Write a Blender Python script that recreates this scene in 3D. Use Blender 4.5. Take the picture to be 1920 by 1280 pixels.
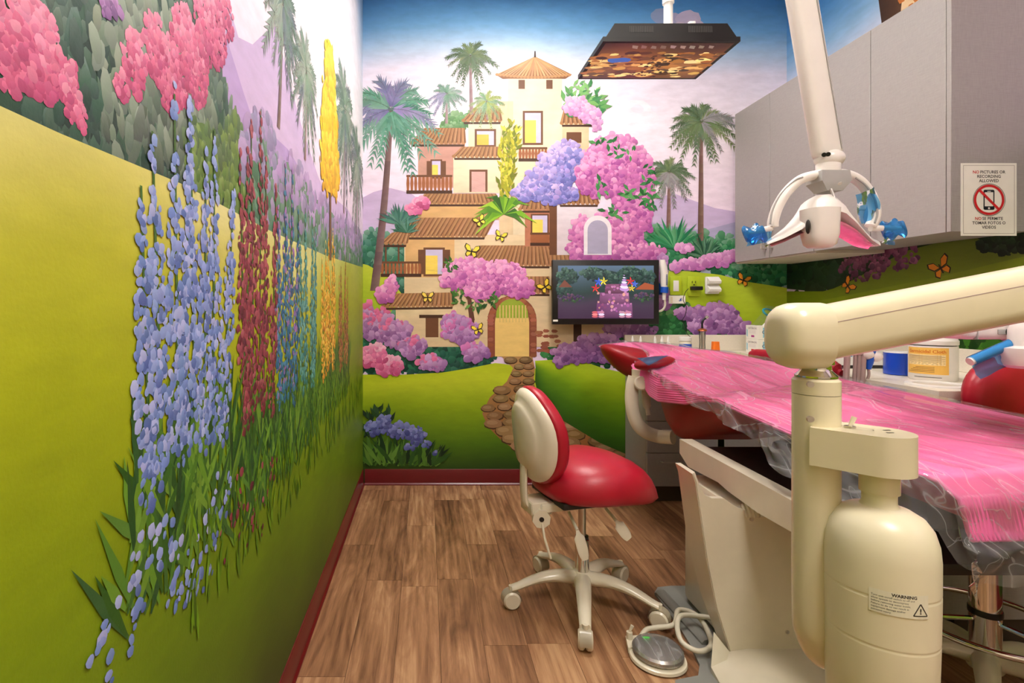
import bpy, bmesh, math, random
from mathutils import Vector, Matrix
random.seed(7)
for o in list(bpy.data.objects): bpy.data.objects.remove(o)
SC = bpy.context.scene
COL = SC.collection

# ------------------------------------------------------------------ camera, world, light, exposure
F, CX, CY, H = 1000.0, 800.0, 575.0, 1.15        # focal length (px of 1920), principal point, eye height
cam_d = bpy.data.cameras.new('camera'); cam = bpy.data.objects.new('camera', cam_d); COL.objects.link(cam)
cam.location = (0, 0, H); cam.rotation_euler = (math.pi/2, 0, 0)
cam_d.sensor_width = 36; cam_d.lens = 36*F/1920
cam_d.shift_x = (960-CX)/1920; cam_d.shift_y = (CY-640)/1920
cam_d.clip_start = .02
SC.camera = cam
world = bpy.data.worlds.new('world'); SC.world = world; world.use_nodes = True
world.node_tree.nodes['Background'].inputs[0].default_value = (1, .95, .9, 1)
world.node_tree.nodes['Background'].inputs[1].default_value = .25
vs = SC.view_settings
vs.view_transform = 'Standard'; vs.look = 'None'; vs.gamma = 1; vs.use_curve_mapping = False
vs.exposure = 0.12
LIGHT_POWER = 30.0
LIGHT_COL = (1.0, .958, .90)
# ceiling troffers; the second is added to light fronts facing the camera: (x, y, half width, half length)
TROFFERS = [(.62, 2.15, .28, .5), (.80, -.25, .28, .5)]

# room dimensions
XL, XR, YB, YF, ZC = -.414, 2.33, 3.45, -1.3, 3.2

# ------------------------------------------------------------------ helpers
def lin(c):
    def f(v):
        v = v/255.0
        return v/12.92 if v <= .04045 else ((v+.055)/1.055)**2.4
    return (f(c[0]), f(c[1]), f(c[2]), 1.0)
def P(px, py, Y): return Vector(((px-CX)*Y/F, Y, H-(py-CY)*Y/F))
def lerp(a, b, t): return a+(b-a)*t
def mixc(a, b, t): return tuple(lerp(a[i], b[i], t) for i in range(3))
def interp(tab, x):
    if x <= tab[0][0]: return tab[0][1]
    for (a, va), (b, vb) in zip(tab, tab[1:]):
        if x <= b:
            t = (x-a)/(b-a)
            return tuple(lerp(p, q, t) for p, q in zip(va, vb)) if isinstance(va, tuple) else lerp(va, vb, t)
    return tab[-1][1]
def smooth_path(pts, n=8, closed=False):
    pts = [Vector(p) for p in pts]; out = []
    m = len(pts)
    segs = m if closed else m-1
    for i in range(segs):
        if closed: p0, p1, p2, p3 = pts[i-1], pts[i], pts[(i+1) % m], pts[(i+2) % m]
        else:
            p1, p2 = pts[i], pts[i+1]
            p0 = pts[i-1] if i > 0 else p1*2-p2
            p3 = pts[i+2] if i+2 < m else p2*2-p1
        for k in range(n):
            t = k/n
            out.append(.5*((2*p1)+(p2-p0)*t+(2*p0-5*p1+4*p2-p3)*t*t+(3*p1-p0-3*p2+p3)*t**3))
    if not closed: out.append(pts[-1])
    return out

ORIG = {}
def tag(o, label, cat, group=None):
    o['label'] = label; o['category'] = cat
    if group: o['group'] = group
    return o
def thing(name, label, cat, loc=(0, 0, 0), rotz=0, group=None):
    o = bpy.data.objects.new(name, None); COL.objects.link(o)
    o.empty_display_size = .05
    o.location = loc; o.rotation_euler = (0, 0, rotz)
    ORIG[o.name] = Vector(loc) if not rotz else Vector((0, 0, 0))
    return tag(o, label, cat, group)
def root_of(o):
    while o.parent: o = o.parent
    return o
def join(*bms):
    a = bms[0]
    for b in bms[1:]:
        me = bpy.data.meshes.new('tmp'); b.to_mesh(me); a.from_mesh(me); bpy.data.meshes.remove(me); b.free()
    return a
def obj(name, bm, mat, parent=None, smooth=40, local=False):
    """one mesh object; geometry given in world coordinates unless local"""
    if isinstance(bm, (list, tuple)): bm = join(*bm)
    if parent and not local:
        off = ORIG.get(root_of(parent).name)
        if off is not None: bmesh.ops.translate(bm, verts=bm.verts, vec=-off)
    elif not parent and not local:
        pass
    bmesh.ops.recalc_face_normals(bm, faces=bm.faces)
    me = bpy.data.meshes.new(name); bm.to_mesh(me); bm.free()
    if smooth:
        me.shade_smooth(); me.set_sharp_from_angle(angle=math.radians(smooth))
    if mat: me.materials.append(mat)
    o = bpy.data.objects.new(name, me); COL.objects.link(o)
    if parent: o.parent = parent
    return o
def struct(name, bm, mat, label=None, **k):
    o = obj(name, bm, mat, **k); o['kind'] = 'structure'
    if label: o['label'] = label
    return o
def box(x0, x1, y0, y1, z0, z1, bev=0, seg=2):
    bm = bmesh.new()
    bmesh.ops.create_cube(bm, size=1)
    for v in bm.verts:
        v.co = Vector((lerp(x0, x1, v.co.x+.5), lerp(y0, y1, v.co.y+.5), lerp(z0, z1, v.co.z+.5)))
    if bev: bmesh.ops.bevel(bm, geom=bm.edges, offset=bev, segments=seg, affect='EDGES', profile=.5, clamp_overlap=True)
    return bm
def loft(rings, cap=True, closed=True):
    bm = bmesh.new(); vr = [[bm.verts.new(p) for p in r] for r in rings]
    n = len(rings[0])
    for a, b in zip(vr, vr[1:]):
        for i in range(n if closed else n-1):
            j = (i+1) % n
            bm.faces.new((a[i], a[j], b[j], b[i]))
    if cap and closed:
        bm.faces.new(vr[0][::-1]); bm.faces.new(vr[-1])
    return bm
def lathe(prof, cx=0, cy=0, n=32, cap=True):
    rings = [[Vector((cx+max(r, 1e-5)*math.cos(2*math.pi*k/n), cy+max(r, 1e-5)*math.sin(2*math.pi*k/n), z)) for k in range(n)] for r, z in prof]
    return loft(rings, cap)
def orient(bm, frm, to, at):
    """geometry built along +z at origin -> points along direction `to` placed at `at`"""
    q = Vector((0, 0, 1)).rotation_difference(Vector(to).normalized())
    bmesh.ops.transform(bm, matrix=Matrix.Translation(Vector(at)) @ q.to_matrix().to_4x4(), verts=bm.verts)
    return bm
def cyl(a, b, r, n=20, bev=0):
    a, b = Vector(a), Vector(b); L = (b-a).length
    prof = [(r, 0), (r, L)] if not bev else [(r-bev, 0), (r, bev), (r, L-bev), (r-bev, L)]
    return orient(lathe(prof, n=n), None, b-a, a)
def tube(pts, r, n=10, closed=False, flat=1.0, up=(0, 0, 1), cap=True):
    pts = [Vector(p) for p in pts]; m = len(pts)
    rr = r if isinstance(r, (list, tuple)) else [r]*m
    rings = []; up = Vector(up); prev = None
    for i, p in enumerate(pts):
        a = pts[i-1] if (i > 0 or closed) else p
        b = pts[(i+1) % m] if (i < m-1 or closed) else p
        t = (b-a).normalized()
        if prev is None:
            x = up-t*up.dot(t)
            if x.length < 1e-4: x = Vector((1, 0, 0))-t*t.x
        else: x = prev-t*prev.dot(t)
        x.normalize(); prev = x; y = t.cross(x)
        k = rr[min(i, len(rr)-1)]
        rings.append([p+x*(k*math.cos(2*math.pi*q/n))+y*(k*flat*math.sin(2*math.pi*q/n)) for q in range(n)])
    if closed: rings.append(rings[0]); bm = loft(rings, False); bmesh.ops.remove_doubles(bm, verts=bm.verts, dist=1e-6); return bm
    return loft(rings, cap)
def prism(pts, d):
    """extrude a 3-D polygon by the vector d"""
    d = Vector(d); a = [Vector(p) for p in pts]
    return loft([a, [p+d for p in a]])
def bevel(bm, off, seg=2, ang=30):
    es = [e for e in bm.edges if len(e.link_faces) == 2 and e.calc_face_angle(0) > math.radians(ang)]
    bmesh.ops.bevel(bm, geom=es, offset=off, segments=seg, affect='EDGES', clamp_overlap=True)
    return bm
def ellipsoid(c, rx, ry, rz, nu=24, nv=14, fn=None):
    bm = bmesh.new(); bmesh.ops.create_uvsphere(bm, u_segments=nu, v_segments=nv, radius=1)
    for v in bm.verts:
        p = Vector((v.co.x*rx, v.co.y*ry, v.co.z*rz))
        if fn: p = fn(p)
        v.co = p+Vector(c)
    return bm
def superring(cx, cy, z, a, b, n=32, e=2.6, zf=None):
    out = []
    for k in range(n):
        t = 2*math.pi*k/n; c, s = math.cos(t), math.sin(t)
        x = a*abs(c)**(2/e)*(1 if c >= 0 else -1); y = b*abs(s)**(2/e)*(1 if s >= 0 else -1)
        out.append(Vector((cx+x, cy+y, z+(zf(x, y) if zf else 0))))
    return out
def xf(bm, m): bmesh.ops.transform(bm, matrix=m, verts=bm.verts); return bm

# ------------------------------------------------------------------ materials
def newmat(name):
    m = bpy.data.materials.new(name); m.use_nodes = True
    nt = m.node_tree; b = nt.nodes['Principled BSDF']
    return m, nt, b
def simple(name, rgb, rough=.45, metal=0, var=.06, scale=18, bump=0, bscale=200, coat=0, spec=.5, alpha=None):
    m, nt, b = newmat(name)
    b.inputs['Roughness'].default_value = rough; b.inputs['Metallic'].default_value = metal
    b.inputs['Specular IOR Level'].default_value = spec
    if coat: b.inputs['Coat Weight'].default_value = coat; b.inputs['Coat Roughness'].default_value = .12
    tc = nt.nodes.new('ShaderNodeTexCoord')
    n = nt.nodes.new('ShaderNodeTexNoise'); n.inputs['Scale'].default_value = scale; n.inputs['Detail'].default_value = 4
    nt.links.new(tc.outputs['Object'], n.inputs['Vector'])
    r = nt.nodes.new('ShaderNodeMapRange'); r.inputs[1].default_value = .3; r.inputs[2].default_value = .7
    r.inputs[3].default_value = 1-var; r.inputs[4].default_value = 1+var
    nt.links.new(n.outputs['Fac'], r.inputs[0])
    mx = nt.nodes.new('ShaderNodeVectorMath'); mx.operation = 'SCALE'
    mx.inputs[0].default_value = lin(rgb)[:3]
    nt.links.new(r.outputs[0], mx.inputs['Scale'])
    nt.links.new(mx.outputs[0], b.inputs['Base Color'])
    if bump:
        n2 = nt.nodes.new('ShaderNodeTexNoise'); n2.inputs['Scale'].default_value = bscale; n2.inputs['Detail'].default_value = 3
        nt.links.new(tc.outputs['Object'], n2.inputs['Vector'])
        bp = nt.nodes.new('ShaderNodeBump'); bp.inputs['Strength'].default_value = bump; bp.inputs['Distance'].default_value = .002
        nt.links.new(n2.outputs['Fac'], bp.inputs['Height']); nt.links.new(bp.outputs[0], b.inputs['Normal'])
    return m
def paint_mat():
    m, nt, b = newmat('mural_paint')
    at = nt.nodes.new('ShaderNodeAttribute'); at.attribute_name = 'Col'
    geo = nt.nodes.new('ShaderNodeNewGeometry')
    mp = nt.nodes.new('ShaderNodeMapping'); mp.inputs['Scale'].default_value = (9, 9, 26); mp.inputs['Rotation'].default_value = (.25, .2, 0)
    nt.links.new(geo.outputs['Position'], mp.inputs['Vector'])
    n = nt.nodes.new('ShaderNodeTexNoise'); n.inputs['Scale'].default_value = 1; n.inputs['Detail'].default_value = 6; n.inputs['Roughness'].default_value = .6
    nt.links.new(mp.outputs[0], n.inputs['Vector'])
    r = nt.nodes.new('ShaderNodeMapRange'); r.inputs[1].default_value = .25; r.inputs[2].default_value = .75
    r.inputs[3].default_value = .9; r.inputs[4].default_value = 1.1
    nt.links.new(n.outputs['Fac'], r.inputs[0])
    mx = nt.nodes.new('ShaderNodeVectorMath'); mx.operation = 'SCALE'
    nt.links.new(at.outputs['Color'], mx.inputs[0]); nt.links.new(r.outputs[0], mx.inputs['Scale'])
    nt.links.new(mx.outputs[0], b.inputs['Base Color'])
    b.inputs['Roughness'].default_value = .5; b.inputs['Specular IOR Level'].default_value = .35
    n2 = nt.nodes.new('ShaderNodeTexNoise'); n2.inputs['Scale'].default_value = 160; n2.inputs['Detail'].default_value = 2
    nt.links.new(geo.outputs['Position'], n2.inputs['Vector'])
    bp = nt.nodes.new('ShaderNodeBump'); bp.inputs['Strength'].default_value = .16; bp.inputs['Distance'].default_value = .002
    nt.links.new(n2.outputs['Fac'], bp.inputs['Height']); nt.links.new(bp.outputs[0], b.inputs['Normal'])
    return m
def screen_mat(strength):
    m, nt, b = newmat('lit_screen')
    at = nt.nodes.new('ShaderNodeAttribute'); at.attribute_name = 'Col'
    b.inputs['Base Color'].default_value = (.01, .01, .01, 1); b.inputs['Roughness'].default_value = .2
    nt.links.new(at.outputs['Color'], b.inputs['Emission Color']); b.inputs['Emission Strength'].default_value = strength
    return m
def print_mat():
    m, nt, b = newmat('printed_ink')
    at = nt.nodes.new('ShaderNodeAttribute'); at.attribute_name = 'Col'
    nt.links.new(at.outputs['Color'], b.inputs['Base Color']); b.inputs['Roughness'].default_value = .5
    return m
def plank_mat():
    m, nt, b = newmat('wood_plank')
    geo = nt.nodes.new('ShaderNodeNewGeometry'); oi = nt.nodes.new('ShaderNodeObjectInfo')
    cb = nt.nodes.new('ShaderNodeCombineXYZ')
    ml = nt.nodes.new('ShaderNodeMath'); ml.operation = 'MULTIPLY'; ml.inputs[1].default_value = 37
    nt.links.new(oi.outputs['Random'], ml.inputs[0]); nt.links.new(ml.outputs[0], cb.inputs[2]); nt.links.new(ml.outputs[0], cb.inputs[1])
    ad = nt.nodes.new('ShaderNodeVectorMath'); nt.links.new(geo.outputs['Position'], ad.inputs[0]); nt.links.new(cb.outputs[0], ad.inputs[1])
    def noise(sc, detail, dist, rough=.6):
        mp = nt.nodes.new('ShaderNodeMapping'); mp.inputs['Scale'].default_value = sc
        nt.links.new(ad.outputs[0], mp.inputs['Vector'])
        n = nt.nodes.new('ShaderNodeTexNoise'); n.inputs['Scale'].default_value = 1; n.inputs['Detail'].default_value = detail
        n.inputs['Distortion'].default_value = dist; n.inputs['Roughness'].default_value = rough
        nt.links.new(mp.outputs[0], n.inputs['Vector']); return n
    n1 = noise((11, 1.6, 3), 5, 1.6); n2 = noise((95, 4, 3), 5, .4, .7); n3 = noise((3.5, 1.2, 2), 2, .2)
    mp = nt.nodes.new('ShaderNodeMapping'); mp.inputs['Scale'].default_value = (1, .12, 1); nt.links.new(ad.outputs[0], mp.inputs['Vector'])
    wv = nt.nodes.new('ShaderNodeTexWave'); wv.inputs['Scale'].default_value = 9; wv.inputs['Distortion'].default_value = 9
    wv.inputs['Detail'].default_value = 3; wv.inputs['Detail Scale'].default_value = 1.2
    nt.links.new(mp.outputs[0], wv.inputs['Vector'])
    def mathn(op, a, bb):
        q = nt.nodes.new('ShaderNodeMath'); q.operation = op
        for i, v in enumerate((a, bb)):
            if isinstance(v, (int, float)): q.inputs[i].default_value = v
            else: nt.links.new(v, q.inputs[i])
        return q.outputs[0]
    s = mathn('MULTIPLY', n1.outputs['Fac'], .46)
    s = mathn('ADD', s, mathn('MULTIPLY', n2.outputs['Fac'], .26))
    s = mathn('ADD', s, mathn('MULTIPLY', wv.outputs['Fac'], .05))
    s = mathn('ADD', s, mathn('MULTIPLY', n3.outputs['Fac'], .14))
    s = mathn('ADD', s, mathn('MULTIPLY', oi.outputs['Random'], .13))
    s = mathn('SUBTRACT', s, .055)
    cr = nt.nodes.new('ShaderNodeValToRGB'); nt.links.new(s, cr.inputs['Fac'])
    e = cr.color_ramp.elements
    e[0].position = .26; e[0].color = lin((70, 44, 28)); e[1].position = .72; e[1].color = lin((206, 168, 126))
    for p, c in ((.38, (120, 82, 54)), (.48, (156, 112, 78)), (.58, (188, 146, 106))):
        k = e.new(p); k.color = lin(c)
    nt.links.new(cr.outputs[0], b.inputs['Base Color'])
    b.inputs['Roughness'].default_value = .42; b.inputs['Specular IOR Level'].default_value = .4
    bp = nt.nodes.new('ShaderNodeBump'); bp.inputs['Strength'].default_value = .12; bp.inputs['Distance'].default_value = .001
    nt.links.new(n2.outputs['Fac'], bp.inputs['Height']); nt.links.new(bp.outputs[0], b.inputs['Normal'])
    return m
def laminate(name, rgb):
    m, nt, b = newmat(name)
    tc = nt.nodes.new('ShaderNodeNewGeometry')
    outs = []
    for sc in ((30, 30, 700), (700, 700, 30)):
        mp = nt.nodes.new('ShaderNodeMapping'); mp.inputs['Scale'].default_value = sc
        nt.links.new(tc.outputs['Position'], mp.inputs['Vector'])
        n = nt.nodes.new('ShaderNodeTexNoise'); n.inputs['Scale'].default_value = 1; n.inputs['Detail'].default_value = 2
        nt.links.new(mp.outputs[0], n.inputs['Vector']); outs.append(n.outputs['Fac'])
    a = nt.nodes.new('ShaderNodeMath'); a.operation = 'ADD'; nt.links.new(outs[0], a.inputs[0]); nt.links.new(outs[1], a.inputs[1])
    r = nt.nodes.new('ShaderNodeMapRange'); r.inputs[1].default_value = .7; r.inputs[2].default_value = 1.3; r.inputs[3].default_value = .9; r.inputs[4].default_value = 1.1
    nt.links.new(a.outputs[0], r.inputs[0])
    mx = nt.nodes.new('ShaderNodeVectorMath'); mx.operation = 'SCALE'; mx.inputs[0].default_value = lin(rgb)[:3]
    nt.links.new(r.outputs[0], mx.inputs['Scale']); nt.links.new(mx.outputs[0], b.inputs['Base Color'])
    b.inputs['Roughness'].default_value = .4
    return m
def film_mat(name, tint=(1, 1, 1), gloss=.5, milky=.06, milk_col=(1, 1, 1), rough=.08, bump=.5, ior=1.45, glint_streak=0):
    """thin clear plastic: see-through, with fresnel shine and a little milkiness"""
    m, nt, b = newmat(name); nt.nodes.remove(b)
    out = nt.nodes['Material Output']
    tr = nt.nodes.new('ShaderNodeBsdfTransparent'); tr.inputs[0].default_value = (*tint, 1)
    gl = nt.nodes.new('ShaderNodeBsdfGlossy'); gl.inputs['Roughness'].default_value = rough
    df = nt.nodes.new('ShaderNodeBsdfTranslucent'); df.inputs[0].default_value = (*milk_col, 1)
    df2 = nt.nodes.new('ShaderNodeBsdfDiffuse'); df2.inputs[0].default_value = (*milk_col, 1)
    dm = nt.nodes.new('ShaderNodeMixShader'); nt.links.new(df.outputs[0], dm.inputs[1]); nt.links.new(df2.outputs[0], dm.inputs[2])
    fr = nt.nodes.new('ShaderNodeFresnel'); fr.inputs[0].default_value = ior
    tc = nt.nodes.new('ShaderNodeNewGeometry')
    n = nt.nodes.new('ShaderNodeTexNoise'); n.inputs['Scale'].default_value = 22; n.inputs['Detail'].default_value = 3; n.inputs['Distortion'].default_value = 1.5
    nt.links.new(tc.outputs['Position'], n.inputs['Vector'])
    bp = nt.nodes.new('ShaderNodeBump'); bp.inputs['Strength'].default_value = bump; bp.inputs['Distance'].default_value = .01
    nt.links.new(n.outputs['Fac'], bp.inputs['Height'])
    nt.links.new(bp.outputs[0], gl.inputs['Normal']); nt.links.new(bp.outputs[0], fr.inputs['Normal'])
    mu = nt.nodes.new('ShaderNodeMath'); mu.operation = 'MULTIPLY'; mu.inputs[1].default_value = gloss*2; mu.use_clamp = True
    nt.links.new(fr.outputs[0], mu.inputs[0])
    m1 = nt.nodes.new('ShaderNodeMixShader'); m1.inputs[0].default_value = milky
    if glint_streak:  # painted glints: thin white streaks stand in for highlights on the film
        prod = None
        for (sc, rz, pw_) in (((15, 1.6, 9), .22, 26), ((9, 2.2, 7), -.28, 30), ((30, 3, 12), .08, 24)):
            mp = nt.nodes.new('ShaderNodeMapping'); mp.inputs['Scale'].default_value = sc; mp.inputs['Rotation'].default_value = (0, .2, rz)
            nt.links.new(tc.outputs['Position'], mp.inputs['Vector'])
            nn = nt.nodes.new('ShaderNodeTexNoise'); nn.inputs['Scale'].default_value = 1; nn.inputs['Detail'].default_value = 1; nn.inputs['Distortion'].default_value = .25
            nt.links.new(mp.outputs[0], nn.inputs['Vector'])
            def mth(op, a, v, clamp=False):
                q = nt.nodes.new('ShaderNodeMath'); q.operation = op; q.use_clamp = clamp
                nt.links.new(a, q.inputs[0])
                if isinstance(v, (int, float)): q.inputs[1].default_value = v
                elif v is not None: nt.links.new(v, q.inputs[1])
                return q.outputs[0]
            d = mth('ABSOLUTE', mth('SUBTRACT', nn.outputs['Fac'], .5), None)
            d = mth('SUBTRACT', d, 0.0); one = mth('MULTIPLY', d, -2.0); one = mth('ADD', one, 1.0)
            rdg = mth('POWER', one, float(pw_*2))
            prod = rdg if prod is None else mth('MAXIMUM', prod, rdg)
        mk = mth('MULTIPLY', prod, glint_streak); mk = mth('ADD', mk, milky, True)
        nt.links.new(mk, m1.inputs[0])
    nt.links.new(tr.outputs[0], m1.inputs[1]); nt.links.new(dm.outputs[0], m1.inputs[2])
    m2 = nt.nodes.new('ShaderNodeMixShader'); nt.links.new(mu.outputs[0], m2.inputs[0])
    nt.links.new(m1.outputs[0], m2.inputs[1]); nt.links.new(gl.outputs[0], m2.inputs[2])
    nt.links.new(m2.outputs[0], out.inputs['Surface'])
    return m
M = dict(
    paint=paint_mat(), screen=screen_mat(1.35), ink=print_mat(), plank=plank_mat(),
    subfloor=simple('subfloor', (60, 42, 30), .9),
    ceil=simple('ceiling_paint', (238, 234, 226), .8),
    plain=simple('wall_paint', (214, 200, 176), .7),
    red_base=simple('red_vinyl_base', (98, 8, 17), .3, var=.08),
    cab=laminate('grey_linen_laminate', (160, 154, 150)),
    cab_in=simple('cabinet_carcass', (206, 196, 180), .5),
    toe=simple('toe_kick', (70, 58, 46), .6),
    top=simple('worktop_laminate', (232, 222, 204), .35, var=.05, scale=260),
    steel=simple('brushed_steel', (205, 200, 192), .28, 1, var=.04),
    chrome=simple('chrome', (225, 222, 216), .08, 1, var=.02),
    white=simple('white_plastic', (236, 232, 226), .35, var=.03),
    bone=simple('bone_enamel', (226, 216, 192), .28, var=.03, coat=.3),
    cream=simple('cream_enamel', (232, 220, 186), .26, var=.03, coat=.3),
    bottle=simple('milky_bottle_plastic', (236, 226, 194), .3, var=.02),
    vinyl=simple('red_vinyl', (176, 22, 44), .36, var=.08, scale=9, bump=.12, bscale=420),
    vinyl_d=simple('dark_red_vinyl', (150, 10, 24), .4, var=.08, scale=9, bump=.1, bscale=420),
    black=simple('black_plastic', (18, 17, 17), .4, var=.1),
    vent=simple('vent_grey', (70, 68, 66), .6),
    dark=simple('dark_metal', (44, 38, 34), .5, .3),
    pink=simple('pink_rubber_mat', (249, 118, 180), .34, var=.05, scale=6),
    blue=simple('blue_plastic', (22, 84, 190), .35),
    blue_roll=simple('blue_film_roll', (10, 70, 190), .2, coat=.4),
    grey=simple('grey_plastic', (150, 148, 142), .5),
    plate=simple('grey_floor_plate', (134, 134, 128), .5, var=.1, scale=8),
    tubing=simple('mauve_grey_tubing', (176, 150, 146), .4),
    hose=simple('beige_hose', (214, 206, 184), .4),
    orange=simple('orange_plastic', (246, 120, 30), .4),
    copper=simple('copper_ring', (206, 120, 80), .3, .8),
    lime=simple('lime_paint', (176, 196, 30), .5, var=.08),
    pinkwhite=simple('white_enamel', (238, 226, 222), .3, coat=.3),
    lamp=simple('lamp_white', (238, 230, 222), .3, var=.02, coat=.2),
    lampgrey=simple('lamp_grey', (170, 166, 162), .35),
    paper=simple('paper', (240, 236, 224), .6, var=.03),
    teal=simple('teal_plastic', (40, 150, 170), .4),
    film=film_mat('clear_plastic_film', gloss=.46, milky=.12, bump=.05, ior=1.4, rough=.07, glint_streak=.26),
    bluefilm=film_mat('blue_barrier_film', tint=(.25, .62, .95), gloss=.4, milky=.3, milk_col=(.10, .42, .85), bump=.3),
    clear=film_mat('clear_acrylic', tint=(.96, .98, .96), gloss=.6, milky=.05, bump=.0),
    reflector=simple('lamp_reflector', (250, 200, 215), .12, 1, var=.1, scale=60, bump=.6, bscale=90),
)

# ------------------------------------------------------------------ flat colour work (mural paint, print, screens)
class Paint:
    """collects flat coloured shapes on a plane; every call of end() links ONE mesh object"""
    def __init__(s, to3, pxmap, parent, mat, seq=None):
        s.to3 = to3; s.m = pxmap; s.parent = parent; s.mat = mat; s.seq = seq; s.off = 0; s.begin(0)
    def begin(s, lvl, step=4e-6):
        s.v = []; s.f = []; s.c = []
        if s.seq: s.off += 1.2e-5; s.step = s.seq          # paint layers follow one another, microns apart
        else: s.off = lvl*.001; s.step = step
    def face(s, pts, cols):
        if isinstance(cols[0], (int, float)): cols = [cols]*len(pts)
        i = len(s.v)
        for (u, w), c in zip(pts, cols): s.v.append(s.to3(u, w, s.off)); s.c.append(lin([max(0, min(255, q)) for q in c]))
        s.f.append(list(range(i, i+len(pts)))); s.off += s.step
    def fpx(s, pts, cols): s.face([s.m(*p) for p in pts], cols)
    def grid(s, fn, nu, nv, colfn):
        """fn(a,b)->(u,v), a,b in 0..1"""
        i0 = len(s.v)
        for j in range(nv+1):
            for i in range(nu+1):
                u, w = fn(i/nu, j/nv); s.v.append(s.to3(u, w, s.off)); s.c.append(lin([max(0, min(255, q)) for q in colfn(u, w, i/nu, j/nv)]))
        for j in range(nv):
            for i in range(nu):
                a = i0+j*(nu+1)+i; s.f.append([a, a+1, a+nu+2, a+nu+1])
        s.off += s.step
    def blob(s, u, w, r, col, k=8, ru=1, rw=1, rot=0, jit=.22, grad=0):
        pts = []
        for q in range(k):
            t = 2*math.pi*q/k; rr = r*(1+random.uniform(-jit, jit))
            x, y = rr*ru*math.cos(t), rr*rw*math.sin(t)
            pts.append((u+x*math.cos(rot)-y*math.sin(rot), w+x*math.sin(rot)+y*math.cos(rot)))
        if grad:
            cols = []
            for (a, b) in pts:
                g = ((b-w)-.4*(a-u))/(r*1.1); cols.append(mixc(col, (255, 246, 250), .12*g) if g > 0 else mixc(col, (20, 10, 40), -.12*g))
            s.face(pts, cols)
        else: s.face(pts, col)
    def leaf(s, u, w, L, wd, a, col, tip=None):
        c, d = math.cos(a), math.sin(a)
        def q(x, y): return (u+x*c-y*d, w+x*d+y*c)
        tip = tip or col
        s.face([q(0, -wd*.15), q(L*.45, -wd*.5), q(L, 0), q(L*.45, wd*.5), q(0, wd*.15)], [col, col, tip, tip, col])
    def end(s, name, label=None):
        me = bpy.data.meshes.new(name); me.from_pydata(s.v, [], s.f); me.update()
        at = me.color_attributes.new('Col', 'FLOAT_COLOR', 'POINT')
        for i, c in enumerate(s.c): at.data[i].color = c
        me.materials.append(s.mat)
        o = bpy.data.objects.new(name, me); COL.objects.link(o)
        if s.parent:
            o.parent = s.parent
            off = ORIG.get(root_of(s.parent).name)
            if off is not None:
                for v in me.vertices: v.co -= off
        if label: o['label'] = label
        return o
def jit(c, k=14):
    d = random.uniform(-k, k); return tuple(q+d+random.uniform(-k*.35, k*.35) for q in c)
def cluster(p, ells, n, r0, r1, pal, base=None, dab=.8, tall=1.0, dens=1.5):
    n = int(n*dens)
    """blossom or foliage mass: ells = (u,v,ru,rv); pal runs from shaded to lit"""
    if base:
        for (u, w, a, b) in ells: p.blob(u, w, 1, base, 14, a*.92, b*.92, 0, .06)
    tot = sum(a*b for _, _, a, b in ells); items = []
    for (u, w, a, b) in ells:
        for _ in range(max(3, int(n*a*b/tot))):
            t = random.uniform(0, 2*math.pi); r = math.sqrt(random.random())*1.03
            x, y = math.cos(t)*r, math.sin(t)*r
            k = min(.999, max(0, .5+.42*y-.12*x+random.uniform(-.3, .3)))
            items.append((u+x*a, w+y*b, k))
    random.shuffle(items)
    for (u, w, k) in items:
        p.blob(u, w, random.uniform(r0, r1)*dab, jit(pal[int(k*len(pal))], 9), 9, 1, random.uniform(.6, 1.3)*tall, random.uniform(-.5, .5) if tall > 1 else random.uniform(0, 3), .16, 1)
def leaves(p, ells, n, L0, L1, pal, amin=0, amax=2*math.pi, wd=.3, base=None):
    if base:
        for (u, w, a, b) in ells: p.blob(u, w, 1, base, 16, a*.95, b*.95, 0, .08)
    tot = sum(a*b for _, _, a, b in ells)
    for (u, w, a, b) in ells:
        for _ in range(max(2, int(n*a*b/tot))):
            t = random.uniform(0, 2*math.pi); r = math.sqrt(random.random())
            L = random.uniform(L0, L1)
            p.leaf(u+math.cos(t)*r*a, w+math.sin(t)*r*b, L, L*wd, random.uniform(amin, amax), jit(random.choice(pal), 10))
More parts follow.
